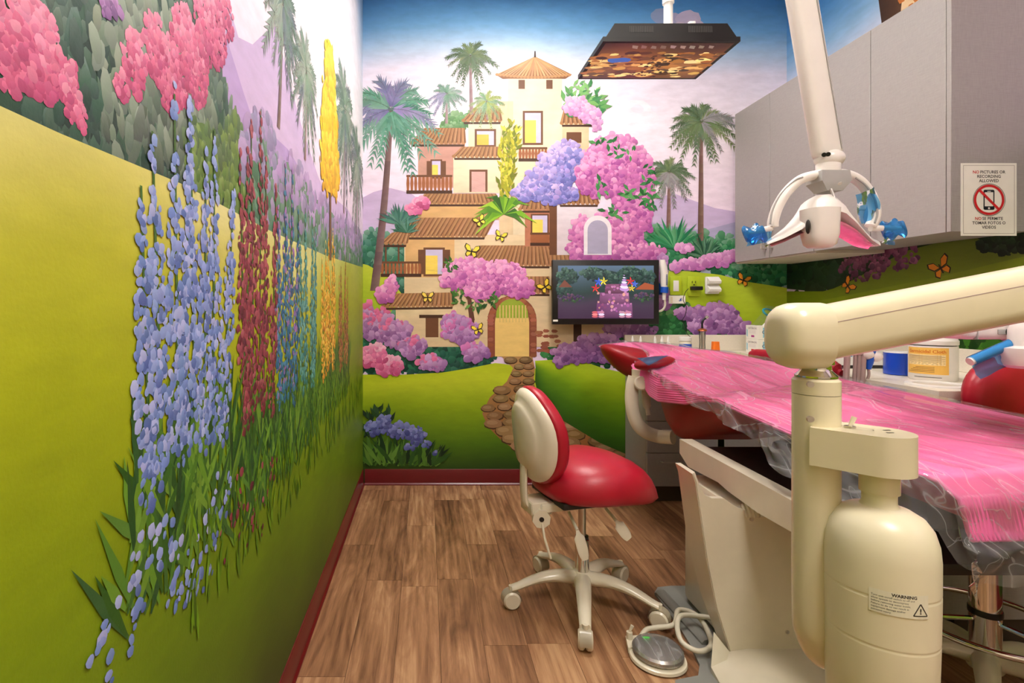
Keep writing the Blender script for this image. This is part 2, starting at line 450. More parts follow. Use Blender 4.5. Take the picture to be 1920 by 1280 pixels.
def palm(p, cu, cw, bu, bw, L, tw, trunk, pal, nf=15, su=1.0):
    n = 14; pts = []
    lx = [(lerp(bu, cu, k/n)+math.sin(k/n*math.pi)*(cu-bu)*.12, lerp(bw, cw, k/n), tw*lerp(1, .55, k/n)) for k in range(n+1)]
    for (a, b) in zip(lx, lx[1:]):
        dk = jit(trunk, 8)
        p.face([(a[0]-a[2]*su, a[1]), (a[0]+a[2]*su, a[1]), (b[0]+b[2]*su, b[1]), (b[0]-b[2]*su, b[1])], [mixc(dk, (0, 0, 0), .12), mixc(dk, (255, 240, 220), .18), mixc(dk, (255, 240, 220), .1), mixc(dk, (0, 0, 0), .1)])
    fr = [math.radians(-75)+k*(math.radians(330)/(nf-1)) for k in range(nf)]
    random.shuffle(fr)
    for a0 in fr:
        a = a0+random.uniform(-.1, .1); l = L*random.uniform(.8, 1.1)
        c0 = random.choice(pal)
        sp = []
        for q in range(13):
            t = q/12; sp.append((cu+su*l*t*math.cos(a), cw+l*t*math.sin(a)*.95-.42*l*t*t))
        for q in range(1, 13):
            u, w = sp[q]; tx, ty = sp[q][0]-sp[q-1][0], sp[q][1]-sp[q-1][1]; ang = math.atan2(ty, tx/su)
            ll = l*.36*(1-.55*q/12)*random.uniform(.8, 1.15)
            for sg in (-1, 1):
                aa = ang+sg*random.uniform(.45, .75); col = jit(mixc(c0, pal[-1], .35*q/12), 12)
                wd = ll*.13
                dx, dy = math.cos(aa), math.sin(aa)-.18
                p.face([(u-dy*wd*su, w+dx*wd), (u+dy*wd*su, w-dx*wd), (u+dx*ll*su, w+dy*ll)], [col, col, mixc(col, (235, 225, 240), .15)])
        for q in range(12):
            (u, w), (x, y) = sp[q], sp[q+1]; k = l*.012
            p.face([(u, w-k), (x, y-k*.6), (x, y+k*.6), (u, w+k)], mixc(c0, (40, 50, 30), .3))
def butterfly(p, u, w, s, col, edge=(40, 26, 18), rot=0, su=1.0):
    c, d = math.cos(rot), math.sin(rot)
    def T(l): return [(u+(x*c-y*d)*s*su, w+(x*d+y*c)*s) for x, y in l]
    for sg in (-1, 1):
        up = [(0, 0), (sg*.35, .75), (sg*.9, .95), (sg*1.0, .55), (sg*.6, .05)]
        lo = [(0, 0), (sg*.6, 0), (sg*.75, -.4), (sg*.45, -.75), (sg*.1, -.3)]
        for q in (up, lo):
            p.face(T(q), edge)
            mx = sum(a for a, _ in q)/len(q); my = sum(b for _, b in q)/len(q)
            p.face(T([(mx+(a-mx)*.78-sg*.03, my+(b-my)*.78) for a, b in q]), col)
    p.face(T([(-.06, -.45), (.06, -.45), (.05, .4), (-.05, .4)]), edge)

# ------------------------------------------------------------------ the room
floor = struct('floor', box(XL-.1, XR+.1, YF-.1, YB+.1, -.06, -.005), M['subfloor'], 'brown wood-look plank floor')
pw = .149
x = XL+.012; rng = random.Random(3)
plank_me = None
while x < XR:
    w = min(pw, XR-x)
    y = YF-rng.uniform(0, 1.1)
    while y < YB:
        L = rng.choice((.92, .92, .61, .77)); y0, y1 = max(y, YF), min(y+L, YB); y += L
        if y1-y0 < .03 or w < .01: continue
        if plank_me is None:
            o = obj('plank', bevel(box(-.5, .5, -.5, .5, -.005, 0), .0), M['plank'], floor, smooth=0, local=True); plank_me = o.data
        else:
            o = bpy.data.objects.new('plank', plank_me); COL.objects.link(o); o.parent = floor
        o.location = (x+w/2, (y0+y1)/2, 0); o.scale = (w-.0012, y1-y0-.0012, 1)
    x += pw
ceiling = struct('ceiling', box(XL-.1, XR+.1, YF-.1, YB+.1, ZC, ZC+.1), M['ceil'], 'white painted ceiling')
wall_left = struct('wall_left', box(XL-.1, XL-.001, YF, YB, 0, ZC), M['plain'], 'left wall with a mural of grassy hills, palms and blossom')
wall_back = struct('wall_back', box(XL-.1, XR+.1, YB+.001, YB+.1, 0, ZC), M['plain'], 'back wall with a mural of a tiled-roof villa among palms')
wall_right = struct('wall_right', box(XR+.001, XR+.1, YF, YB, 0, ZC), M['plain'], 'right wall with a mural of dark green hills behind the cabinets')
wall_front = struct('wall_front', box(XL-.1, XR+.1, YF-.1, YF, 0, ZC), M['plain'], 'plain wall behind the camera')
def base_profile(run0, run1, axis):
    pr = [(0, 0), (.014, 0), (.014, .006), (.007, .014), (.006, .098), (.004, .102), (0, .103)]
    if axis == 'left': return prism([(XL+d, run0, z) for d, z in pr], (0, run1-run0, 0))
    return prism([(run0, YB-d, z) for d, z in pr], (run1-run0, 0, 0))
struct('baseboard_right', prism([(XR-d, YF, z) for d, z in [(0, 0), (.014, 0), (.014, .006), (.007, .014), (.006, .098), (.004, .102), (0, .103)]], (0, 1.76-YF, 0)), M['red_base'], 'dark red vinyl baseboard along the right wall')
struct('baseboard_left', base_profile(YF, YB, 'left'), M['red_base'], 'dark red vinyl baseboard along the left mural wall')
struct('baseboard_back', base_profile(XL+.014, 1.27, 'back'), M['red_base'], 'dark red vinyl baseboard along the back mural wall')

# ------------------------------------------------------------------ mural, back wall (1 photo px = 3.45 mm here)
U = YB/F
def bpx(px, py): return ((px-CX)*U, H+(CY-py)*U)
B = Paint(lambda u, w, o: (u, YB-.001-o, w), bpx, wall_back, M['paint'], 6e-7)
SKY = [(-60, (52, 118, 196)), (0, (76, 148, 214)), (55, (120, 180, 228)), (95, (188, 214, 240)), (135, (238, 230, 246)), (230, (249, 238, 249)), (400, (242, 222, 242)), (520, (226, 204, 232))]
B.begin(0)
def skycol(u, w, a, b):
    py = CY-(w-H)/U; return interp(SKY, py+10*math.sin(u*2.2+1))
B.grid(lambda a, b: (lerp(XL, XR, a), lerp(.1, ZC, b)), 40, 90, skycol)
B.end('painted_sky')
# clouds
B.begin(.2)
for (px, py, r, c) in ((1262, 42, 26, (176, 178, 214)), (1290, 36, 24, (196, 190, 220)), (1302, 50, 20, (205, 196, 222)), (1240, 30, 20, (150, 170, 210)), (1275, 55, 20, (214, 204, 226)),
                       (1190, 208, 30, (248, 242, 250)), (1172, 222, 26, (246, 240, 250)), (1212, 222, 24, (247, 240, 250)), (1195, 204, 12, (238, 234, 246)), (1168, 236, 30, (247, 238, 248))):
    u, w = bpx(px, py); B.blob(u, w, r*U, c, 18, 1, .7, 0, .08)
B.end('painted_cloud')
# mountains
def ridge(p, top, bot, c0, c1, n=40):
    def fn(a, b):
        px = lerp(top[0][0], top[-1][0], a); ty = interp(top, px); return p.m(px, lerp(ty, bot, b))
    p.grid(fn, n, 6, lambda u, w, a, b: mixc(c0, c1, b))
B.begin(.5)
ridge(B, [(677, 372), (700, 360), (730, 352), (770, 362), (800, 385), (860, 392)], 560, (204, 180, 216), (196, 190, 212))
ridge(B, [(1150, 400), (1200, 392), (1232, 372), (1262, 362), (1300, 376), (1340, 390), (1400, 400), (1480, 398)], 560, (206, 184, 222), (188, 178, 206))
ridge(B, [(1150, 440), (1210, 415), (1260, 424), (1320, 432), (1400, 410), (1480, 420)], 560, (176, 168, 204), (150, 170, 180))
B.end('painted_mountains')
# back hedge greens
B.begin(.8)
def E(*l): return [(*bpx(px, py), a*U, b*U) for px, py, a, b in l]
cluster(B, E((700, 470, 40, 40), (750, 500, 50, 60), (770, 440, 30, 40), (730, 600, 60, 70), (800, 640, 60, 50), (690, 560, 30, 60)), 420, 4*U, 10*U, [(24, 84, 66), (42, 112, 84), (70, 134, 110), (104, 156, 130)], (52, 112, 90))
cluster(B, E((1250, 480, 40, 36), (1310, 470, 40, 36), (1355, 480, 36, 40), (1240, 560, 30, 70), (1225, 470, 24, 50), (1420, 490, 50, 34), (1450, 515, 40, 26), (1395, 508, 30, 22)), 420, 4*U, 10*U, [(20, 88, 56), (34, 118, 72), (70, 148, 96), (110, 164, 128)], (46, 126, 84))
cluster(B, E((850, 235, 22, 26), (880, 225, 16, 16)), 90, 3*U, 7*U, [(70, 120, 70), (96, 146, 88), (130, 170, 120)], (90, 140, 90))
B.end('painted_hedges')
# lawns
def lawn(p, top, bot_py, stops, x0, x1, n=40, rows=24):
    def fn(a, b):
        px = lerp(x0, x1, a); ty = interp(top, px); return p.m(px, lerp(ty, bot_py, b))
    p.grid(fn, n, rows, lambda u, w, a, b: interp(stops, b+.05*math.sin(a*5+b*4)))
B.begin(1.2)
lawn(B, [(670, 492), (690, 497), (730, 520), (760, 560)], 600, [(0, (196, 206, 60)), (1, (150, 180, 30))], 677, 760)
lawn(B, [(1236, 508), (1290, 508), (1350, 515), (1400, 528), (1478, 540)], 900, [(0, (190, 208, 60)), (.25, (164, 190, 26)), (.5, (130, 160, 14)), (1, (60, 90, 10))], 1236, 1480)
B.end('painted_far_lawn')
B.begin(1.5)
cluster(B, E((700, 650, 36, 60), (770, 640, 70, 66), (840, 660, 60, 52), (895, 655, 36, 40)), 420, 4*U, 11*U, [(10, 60, 46), (22, 88, 66), (40, 112, 84), (80, 140, 104)], (30, 92, 72))
cluster(B, E((1080, 650, 60, 40), (1130, 630, 60, 60), (1250, 610, 60, 56), (1200, 640, 60, 40), (1340, 630, 60, 24)), 420, 4*U, 11*U, [(14, 70, 34), (24, 96, 44), (44, 124, 60), (90, 140, 80)], (26, 96, 50))
B.end('painted_shrubs')
B.begin(1.8)
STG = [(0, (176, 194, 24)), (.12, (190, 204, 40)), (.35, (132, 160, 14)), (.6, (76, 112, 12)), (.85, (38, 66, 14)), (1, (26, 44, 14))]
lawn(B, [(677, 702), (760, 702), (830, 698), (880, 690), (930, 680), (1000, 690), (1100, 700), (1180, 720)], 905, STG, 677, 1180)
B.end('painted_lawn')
# path with cobbles
B.begin(2.2)
left = [(940, 668), (962, 690), (950, 715), (918, 745), (904, 775), (915, 800), (940, 825), (975, 850), (1010, 880), (1030, 905)]
right = [(998, 668), (1003, 690), (1000, 715), (1008, 740), (1034, 765), (1070, 790), (1110, 815), (1160, 838), (1200, 860), (1230, 905)]
for i in range(len(left)-1):
    k = i/(len(left)-1); c = mixc((176, 134, 84), (128, 76, 34), k); c2 = mixc((176, 134, 84), (128, 76, 34), k+.1)
    B.fpx([left[i], right[i], right[i+1], left[i+1]], [c, c, c2, c2])
rs = random.Random(5)
for row in range(16):
    t = (row+.5)/16; fi = t*(len(left)-1); i = int(fi); q = fi-i
    l = (lerp(left[i][0], left[i+1][0], q), lerp(left[i][1], left[i+1][1], q)); r = (lerp(right[i][0], right[i+1][0], q), lerp(right[i][1], right[i+1][1], q))
    wd = r[0]-l[0]; n = max(2, int(wd/lerp(18, 44, t)))
    for k in range(n):
        f = (k+.5+rs.uniform(-.15, .15)+.25*(row % 2-.5))/n
        if not .04 < f < .97: continue
        px, py = l[0]+f*wd, lerp(l[1], r[1], f); rad = wd/n*.46
        u, w = bpx(px, py); col = jit(mixc((150, 118, 80), (122, 92, 56), rs.random()), 12)
        B.blob(u, w-1.5*U, rad*U*1.06, (70, 44, 22), 12, 1, .52, 0, .06); B.blob(u, w, rad*U, col, 12, 1, .5, 0, .08); B.blob(u-rad*.15*U, w+rad*.1*U, rad*.6*U, mixc(col, (220, 190, 150), .25), 10, 1, .4, 0, .1)
B.end('painted_cobble_path')
B.begin(2.9)
STR = [(0, (178, 204, 44)), (.2, (164, 192, 26)), (.5, (104, 146, 14)), (.8, (60, 106, 14)), (1, (40, 80, 14))]
def fnr(a, b):
    tp = interp([(0, (1003, 676)), (.3, (1080, 672)), (.6, (1130, 690)), (1, (1200, 705))], a)
    bt = interp([(0, (1004, 690)), (.1, (1003, 715)), (.2, (1010, 745)), (.4, (1050, 785)), (.7, (1125, 830)), (1, (1200, 862))], a)
    return bpx(lerp(tp[0], bt[0], b), lerp(tp[1], bt[1], b))
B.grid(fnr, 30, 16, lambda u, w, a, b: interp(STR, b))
B.end('painted_side_lawn')
# a generic hillside villa
CW, CW2, OC, RS = (238, 224, 190), (226, 202, 162), (220, 176, 116), (202, 152, 138)
BR, BR2 = (110, 70, 44), (72, 44, 28)
def plaster(x0, y0, x1, y1, c):
    n = 6
    B.grid(lambda a, b: bpx(lerp(x0, x1, a), lerp(y1, y0, b)), n, n, lambda u, w, a, b: jit(mixc(mixc(c, (170, 130, 90), .16), c, b), 5))
def roof(tl, tr, br, bl, c=(150, 100, 62), n=None):
    B.fpx([tl, tr, br, bl], [mixc(c, (255, 220, 170), .15), mixc(c, (255, 220, 170), .15), c, c])
    n = n or max(5, int((br[0]-bl[0])/8))
    for k in range(n):
        a, b = (k+.12)/n, (k+.62)/n
        q = lambda p0, p1, t: (lerp(p0[0], p1[0], t), lerp(p0[1], p1[1], t))
        col = jit(mixc(c, (232, 188, 136), .42), 12)
        B.fpx([q(tl, tr, a), q(tl, tr, b), q(bl, br, b), q(bl, br, a)], [col, mixc(col, c, .4), mixc(col, c, .5), mixc(col, (255, 235, 200), .15)])
        m = q(bl, br, (a+b)/2); u, w = bpx(*m); B.blob(u, w, 4.2*U, mixc(col, c, .35), 8, 1, .8, 0, .05)
        B.fpx([q(tl, tr, b), q(tl, tr, b+.1/n), q(bl, br, b+.14/n), q(bl, br, b)], BR2)
    B.fpx([(bl[0]+3, bl[1]+3), (br[0]-3, br[1]+3), (br[0]-4, br[1]+7), (bl[0]+4, bl[1]+7)], BR2)
def window(x0, y0, x1, y1, fr=3, glow=(246, 214, 96), shut=0):
    if shut:
        B.fpx([(x0-shut, y0), (x0, y0), (x0, y1), (x0-shut, y1)], BR); B.fpx([(x1, y0), (x1+shut, y0), (x1+shut, y1), (x1, y1)], BR)
    B.fpx([(x0-fr, y0-fr), (x1+fr, y0-fr), (x1+fr, y1+fr), (x0-fr, y1+fr)], BR)
    B.fpx([(x0, y0), (x1, y0), (x1, y1), (x0, y1)], (206, 196, 226))
    B.fpx([(x0, lerp(y0, y1, .24)), (lerp(x0, x1, .7), lerp(y0, y1, .24)), (lerp(x0, x1, .7), y1), (x0, y1)], glow)
def balcony(x0, y0, x1, y1, n):
    B.fpx([(x0, y1-3), (x1, y1-3), (x1, y1+3), (x0, y1+3)], BR2); B.fpx([(x0, y0), (x1, y0), (x1, y0+4), (x0, y0+4)], BR)
    for k in range(n):
        xx = lerp(x0+3, x1-3, k/(n-1)); B.fpx([(xx-2, y0+4), (xx+2, y0+4), (xx+3, (y0+y1)/2), (xx+2, y1-3), (xx-2, y1-3), (xx-3, (y0+y1)/2)], (160, 96, 58))
B.begin(3.2)
plaster(952, 146, 1054, 470, CW); plaster(936, 190, 962, 460, CW2)
for xx in (972, 1024): B.fpx([(xx, 150), (xx+12, 150), (xx+12, 167), (xx, 167)], BR)
B.fpx([(930, 140), (1003, 106), (1072, 140), (1060, 148), (942, 148)], (140, 92, 58))
for k in range(22):
    a = k/22; x0, x1 = lerp(930, 1072, a), lerp(930, 1072, a+.026); yb = 140+5*math.sin(a*math.pi)
    B.fpx([(1003-2, 107), (1003+2, 107), (x1, yb), (x0, yb)], jit((206, 160, 112), 14)); u, w = bpx((x0+x1)/2, yb); B.blob(u, w, 3.4*U, (186, 138, 92), 8, 1, .8, 0, .05)
B.fpx([(1002, 96), (1004, 96), (1005, 108), (1001, 108)], BR2)
window(984, 212, 1014, 268, 4); balcony(972, 276, 1026, 300, 9)
window(990, 330, 1010, 366, 3, shut=7)
plaster(878, 226, 938, 290, CW); roof((888, 203), (938, 203), (942, 226), (866, 226)); window(894, 246, 926, 272, 4)
plaster(784, 268, 872, 352, RS); roof((796, 240), (872, 240), (874, 268), (768, 268)); window(810, 302, 826, 332, 3, shut=10); balcony(762, 328, 848, 360, 12)
plaster(850, 292, 940, 362, CW); roof((866, 275), (940, 275), (942, 293), (848, 293)); B.fpx([(880, 318), (914, 318), (914, 360), (880, 360)], BR); B.fpx([(884, 322), (910, 322), (910, 360), (884, 360)], (214, 168, 160))
plaster(1054, 230, 1104, 300, CW2); roof((1056, 207), (1100, 207), (1120, 231), (1050, 231)); B.fpx([(1062, 248), (1090, 248), (1090, 268), (1062, 268)], BR)
plaster(784, 380, 936, 412, OC); roof((796, 363), (930, 363), (940, 380), (780, 380))
plaster(758, 440, 1036, 650, CW2); plaster(760, 440, 852, 520, OC)
roof((776, 408), (930, 408), (912, 442), (754, 442)); roof((900, 460), (1030, 460), (1040, 496), (868, 496)); roof((960, 518), (1036, 518), (1040, 548), (955, 548))
window(798, 468, 830, 514, 4, shut=14); balcony(714, 490, 790, 516, 11)
for xx in (722, 746): B.fpx([(xx, 455), (xx+3, 455), (xx+3, 492), (xx, 492)], BR)
roof((735, 436), (770, 432), (765, 456), (712, 456), n=6)
plaster(742, 575, 856, 640, CW2); roof((738, 550), (850, 548), (852, 572), (716, 574)); B.fpx([(786, 590), (832, 590), (832, 596), (786, 596)], BR2); B.fpx([(798, 596), (822, 596), (822, 632), (798, 632)], BR)
plaster(1044, 380, 1120, 500, (226, 216, 226)); roof((1056, 358), (1116, 358), (1124, 381), (1046, 381)); plaster(984, 392, 1044, 462, (190, 120, 90)); roof((980, 376), (1036, 376), (1042, 392), (972, 392)); window(998, 404, 1026, 436, 3); balcony(994, 436, 1030, 458, 8)
B.fpx([(1030, 380), (1044, 380), (1044, 480), (1030, 480)], BR)
plaster(1030, 500, 1160, 650, CW2); roof((1030, 478), (1150, 478), (1165, 496), (1030, 496)); B.fpx([(1075, 600), (1090, 600), (1090, 650), (1075, 650)], BR2)
# arched entrance with brick surround
def arch(cx, y0, y1, w, c):
    pts = [(cx-w, y1)]+[(cx-w*math.cos(math.pi*k/14), y0-w*math.sin(math.pi*k/14)) for k in range(15)]+[(cx+w, y1)]
    B.fpx(pts, c)
arch(960, 600, 668, 46, (134, 72, 52))
for k in range(17):
    t = math.pi*k/16; u, w = bpx(960-40*math.cos(t), 600-40*math.sin(t)); B.blob(u, w, 5.6*U, jit((160, 92, 66), 14), 6, 1.2, .8, t, .12)
for k in range(7):
    for xx in (920, 1000): u, w = bpx(xx, 606+k*10); B.blob(u, w, 5*U, jit((150, 86, 62), 14), 6, 1.2, .8, 0, .12)
arch(960, 604, 668, 32, (232, 196, 116)); arch(960, 590, 596, 30, (150, 170, 50))
for k in range(9): B.fpx([(936+k*6, 572), (938.5+k*6, 572), (938.5+k*6, 604), (936+k*6, 604)], (216, 186, 110))
for k in range(26):
    px, py = random.uniform(1008, 1050), random.uniform(610, 660)
    if py-610 > (px-1008)*.2: u, w = bpx(px, py); B.blob(u, w, 5*U, jit((150, 86, 62), 14), 6, 1.3, .7, 0, .12)
B.end('painted_villa')
# palms on the back wall
TR = (128, 98, 100)
PG = [(62, 124, 104), (86, 146, 120), (120, 112, 160), (146, 128, 180), (104, 150, 130)]
PO = [(76, 100, 66), (104, 126, 80), (140, 150, 104), (150, 146, 150), (92, 116, 84)]
def bpalm(c, b, L, tw, tr, pal, nf=15):
    B.begin(6.0); cu, cw = bpx(*c); bu, bw = bpx(*b); palm(B, cu, cw, bu, bw, L*U, tw*U, tr, pal, nf); B.end('painted_palm')
bpalm((733, 205), (702, 545), 92, 8, (112, 82, 84), PG, 21)
bpalm((882, 104), (884, 215), 46, 3.5, (150, 118, 124), PO, 15)
bpalm((838, 176), (837, 232), 34, 2.6, (160, 132, 140), [(110, 152, 124), (142, 170, 150), (150, 150, 180)], 13)
bpalm((912, 190), (914, 225), 34, 2.6, (150, 120, 120), [(118, 156, 124), (150, 170, 140), (150, 166, 90)], 12)
bpalm((1314, 228), (1313, 452), 60, 5.5, (120, 88, 80), PO, 19)
bpalm((1254, 322), (1252, 462), 44, 4.5, (126, 92, 86), PO, 16)
# spiky plants at the foot of the palms and by the villa
def spiky(px, py, L, n, pal, name='painted_agave', a0=.15, a1=3.0):
    B.begin(6.6); u, w = bpx(px, py)
    for k in range(n):
        a = lerp(a0, a1, (k+random.random()*.6)/n); B.leaf(u, w, L*U*random.uniform(.7, 1.1), L*U*.13, a, jit(random.choice(pal), 12))
    B.end(name)
spiky(1262, 466, 60, 26, [(24, 110, 70), (50, 140, 90), (90, 160, 110)]); spiky(1318, 482, 46, 26, [(30, 84, 60), (60, 110, 80), (84, 130, 100)])
spiky(748, 420, 42, 22, [(60, 110, 100), (84, 134, 116)]); spiky(762, 436, 30, 14, [(50, 104, 84), (84, 134, 116)])
B.begin(6.8)
u, w = bpx(944, 402)
for k in range(30):
    a = random.uniform(-.7, 3.85); L = random.uniform(40, 64)*U; col = jit(random.choice([(70, 128, 20), (110, 164, 30), (140, 190, 40), (50, 100, 24)]), 10)
    m = (u+math.cos(a)*L*.5, w+math.sin(a)*L*.5+6*U); e = (u+math.cos(a)*L, w+math.sin(a)*L*.8-12*U)
    nx, ny = -math.sin(a)*5*U, math.cos(a)*5*U
    B.face([(u, w), (m[0]+nx, m[1]+ny), (m[0]-nx, m[1]-ny)], col); B.face([(m[0]+nx, m[1]+ny), e, (m[0]-nx, m[1]-ny)], [col, mixc(col, (200, 230, 90), .4), col])
B.end('painted_fan_plant')
B.begin(6.2)
leaves(B, E((950, 300, 14, 60), (962, 262, 10, 30), (948, 350, 12, 24)), 260, 9*U, 18*U, [(150, 150, 20), (186, 180, 40), (110, 120, 20), (204, 196, 60)], .6, 2.4, .4)
B.end('painted_vine')
# bougainvillea and lilac
PK = [(176, 84, 158), (206, 110, 178), (226, 136, 196), (240, 166, 212)]
PK2 = [(200, 80, 130), (226, 110, 160), (238, 140, 182), (244, 172, 204)]
LV = [(108, 108, 184), (140, 134, 206), (178, 156, 220), (206, 186, 234)]
PU = [(116, 70, 130), (146, 94, 156), (172, 120, 180), (196, 146, 200)]
B.begin(7.0)
leaves(B, E((1090, 190, 36, 34), (1110, 210, 20, 30)), 110, 12*U, 24*U, [(96, 160, 90), (130, 184, 110), (70, 136, 80)], 0, 3.1, .4)
cluster(B, E((1080, 200, 24, 18), (1105, 215, 20, 20), (1118, 232, 10, 14)), 90, 3*U, 7*U, [(206, 140, 196), (226, 170, 212), (238, 196, 224)], (220, 160, 206))
B.end('painted_blossom_bush')
B.begin(7.3)
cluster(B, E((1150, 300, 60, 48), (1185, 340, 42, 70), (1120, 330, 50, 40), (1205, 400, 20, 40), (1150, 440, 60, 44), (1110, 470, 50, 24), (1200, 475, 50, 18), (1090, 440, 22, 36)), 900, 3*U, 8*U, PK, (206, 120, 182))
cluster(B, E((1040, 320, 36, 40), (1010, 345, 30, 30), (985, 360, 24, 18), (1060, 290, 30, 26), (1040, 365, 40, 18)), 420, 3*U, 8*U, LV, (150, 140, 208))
leaves(B, E((1130, 265, 20, 8), (1170, 285, 22, 10), (1215, 330, 12, 24), (1130, 350, 14, 14), (1180, 370, 20, 14), (1150, 400, 20, 10), (1215, 370, 12, 30)), 90, 10*U, 18*U, [(60, 130, 70), (90, 160, 90), (40, 104, 56)], 0, 6.28, .45)
B.end('painted_bougainvillea')
B.begin(7.7)
arch(1120, 430, 478, 26, (240, 234, 240)); arch(1120, 432, 476, 19, (176, 170, 196))
B.end('painted_arch_window')
B.begin(7.9)
for (a, b, wd) in (((885, 600), (880, 560), 5), ((880, 560), (905, 530), 4), ((882, 565), (860, 535), 3), ((880, 640), (886, 598), 5), ((905, 530), (940, 520), 3)):
    B.fpx([(a[0]-wd, a[1]), (a[0]+wd, a[1]), (b[0]+wd*.7, b[1]), (b[0]-wd*.7, b[1])], (96, 58, 44))
cluster(B, E((880, 510, 48, 26), (930, 520, 56, 30), (975, 540, 28, 18), (850, 525, 24, 16), (900, 545, 30, 18)), 500, 3*U, 8*U, PK, (196, 110, 176))
leaves(B, E((860, 560, 14, 14), (895, 570, 16, 10), (845, 500, 10, 14), (925, 560, 10, 10)), 60, 8*U, 14*U, [(60, 110, 40), (90, 140, 60), (40, 84, 36)], 0, 6.28, .45)
B.end('painted_blossom_tree')
def bblossom(ells, n, pal, base=None, name='painted_blossom', r0=3, r1=9):
    B.begin(7.4); cluster(B, E(*ells), n, r0*U, r1*U, pal, base); B.end(name)
bblossom([(690, 600, 16, 34), (715, 610, 26, 30), (745, 625, 26, 26), (775, 650, 26, 20), (810, 680, 26, 16)], 260, PU[1:]+PK2[1:2], (180, 110, 170))
bblossom([(700, 665, 26, 22), (730, 685, 24, 18)], 130, PK2, (220, 120, 166))
bblossom([(735, 535, 12, 16), (722, 552, 16, 14)], 60, PK, (190, 120, 184))
bblossom([(865, 620, 34, 24), (890, 660, 24, 18), (850, 600, 20, 14)], 160, PU[1:]+PK[1:2], (180, 116, 176))
bblossom([(790, 380, 14, 10), (775, 392, 12, 10)], 40, PK2, None)
bblossom([(1085, 660, 50, 18), (1120, 640, 40, 14), (1180, 618, 50, 12), (1055, 675, 16, 10), (1140, 672, 20, 8)], 260, PU, (130, 84, 144))
bblossom([(1300, 495, 26, 9), (1340, 488, 30, 10), (1270, 498, 12, 7), (1365, 480, 14, 9)], 150, [(190, 110, 180), (214, 140, 200), (228, 164, 214)], (204, 130, 192))
bblossom([(1282, 465, 16, 6)], 20, [(214, 140, 200), (228, 164, 214)])
bblossom([(1310, 590, 30, 18), (1350, 590, 30, 22), (1375, 610, 20, 20), (1330, 612, 40, 14), (1280, 585, 16, 10), (1395, 618, 14, 14)], 300, PU, (140, 92, 160))
bblossom([(1240, 505, 8, 30), (1244, 560, 12, 20)], 60, PU[1:], None)
# agapanthus clump low on the left
B.begin(8.0)
for k in range(120):
    px = random.uniform(682, 820); L = random.uniform(28, 76)*(1-.45*abs(px-735)/90); a = math.pi/2+random.uniform(-.75, .75)-(px-735)/260
    u, w = bpx(px, 874-random.uniform(0, 8)); B.leaf(u, w, L*U, 9*U, a, jit(random.choice([(20, 46, 18), (38, 76, 22), (64, 104, 30), (88, 128, 44)]), 8))
leaves(B, E((712, 790, 24, 22), (690, 810, 10, 20)), 40, 14*U, 26*U, [(24, 50, 30), (40, 74, 40)], .6, 2.6, .3)
cluster(B, E((705, 800, 18, 16), (745, 806, 26, 16), (775, 815, 22, 18), (722, 790, 14, 12), (800, 832, 6, 6), (818, 848, 5, 4), (770, 838, 8, 6)), 170, 3*U, 7*U, [(72, 78, 140), (96, 104, 170), (126, 134, 196)], None)
B.end('painted_agapanthus')
for (px, py, s, rot, c) in ((900, 415, 12, .5, (250, 226, 80)), (938, 444, 12, -.3, (250, 226, 70)), (884, 472, 15, -.2, (250, 220, 70)), (1022, 538, 14, .6, (246, 206, 60)), (802, 558, 12, 0, (246, 214, 90)), (896, 618, 12, .3, (250, 220, 70)), (1392, 526, 14, -.35, (232, 150, 40))):
    B.begin(9.0); u, w = bpx(px, py); butterfly(B, u, w, s*U, c, rot=rot); B.end('painted_butterfly')

# ------------------------------------------------------------------ mural, left wall
def lpx(px, py):
    Y = -XL*F/(CX-px); return (Y, H+(CY-py)*Y/F)
Lp = Paint(lambda u, w, o: (XL+.001+o, u, w), lpx, wall_left, M['paint'], 1.5e-7)
Lp.begin(0)
def lsky(u, w, a, b):
    c = interp([(1.3, (224, 200, 226)), (1.7, (236, 220, 238)), (2.1, (250, 244, 248)), (2.9, (240, 238, 246)), (3.2, (120, 165, 210))], w)
    if u > 3.1: c = mixc(c, (150, 186, 220), max(0, min(1, (w-2.5)/.5))*min(1, (u-3.1)/.35))
    return c
Lp.grid(lambda a, b: (lerp(YF, YB, a), lerp(.1, ZC, b)), 60, 50, lsky)
Lp.end('painted_sky')
Lp.begin(.4)
def lridge(top, bot, c0, c1):
    Lp.grid(lambda a, b: (lerp(top[0][0], top[-1][0], a), lerp(interp(top, lerp(top[0][0], top[-1][0], a)), bot, b)), 50, 6, lambda u, w, a, b: mixc(c0, c1, b))
lridge([(-1.3, 2.3), (.2, 2.3), (.8, 2.1), (1.0, 1.86), (1.2, 1.72), (1.45, 1.92), (1.75, 1.75), (2.1, 1.62), (2.8, 1.66), (3.45, 1.58)], 1.3, (204, 180, 220), (216, 192, 222))
lridge([(.9, 1.95), (1.05, 1.74), (1.25, 1.6), (1.6, 1.62), (2.2, 1.52), (3.45, 1.5)], 1.3, (184, 156, 208), (196, 170, 210))
Lp.end('painted_mountains')
Lp.begin(1.0)
DG = [(26, 60, 44), (44, 82, 62), (70, 100, 80), (96, 120, 96)]
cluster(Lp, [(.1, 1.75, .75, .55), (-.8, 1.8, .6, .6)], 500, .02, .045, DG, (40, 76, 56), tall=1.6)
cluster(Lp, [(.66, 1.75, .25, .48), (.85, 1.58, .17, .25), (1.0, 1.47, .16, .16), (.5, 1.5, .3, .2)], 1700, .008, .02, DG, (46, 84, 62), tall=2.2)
cluster(Lp, [(.84, 1.5, .12, .12), (.93, 1.47, .12, .1), (.72, 1.47, .06, .12)], 240, .008, .018, [(84, 104, 84), (112, 132, 110), (134, 150, 128)], None, tall=2.0)
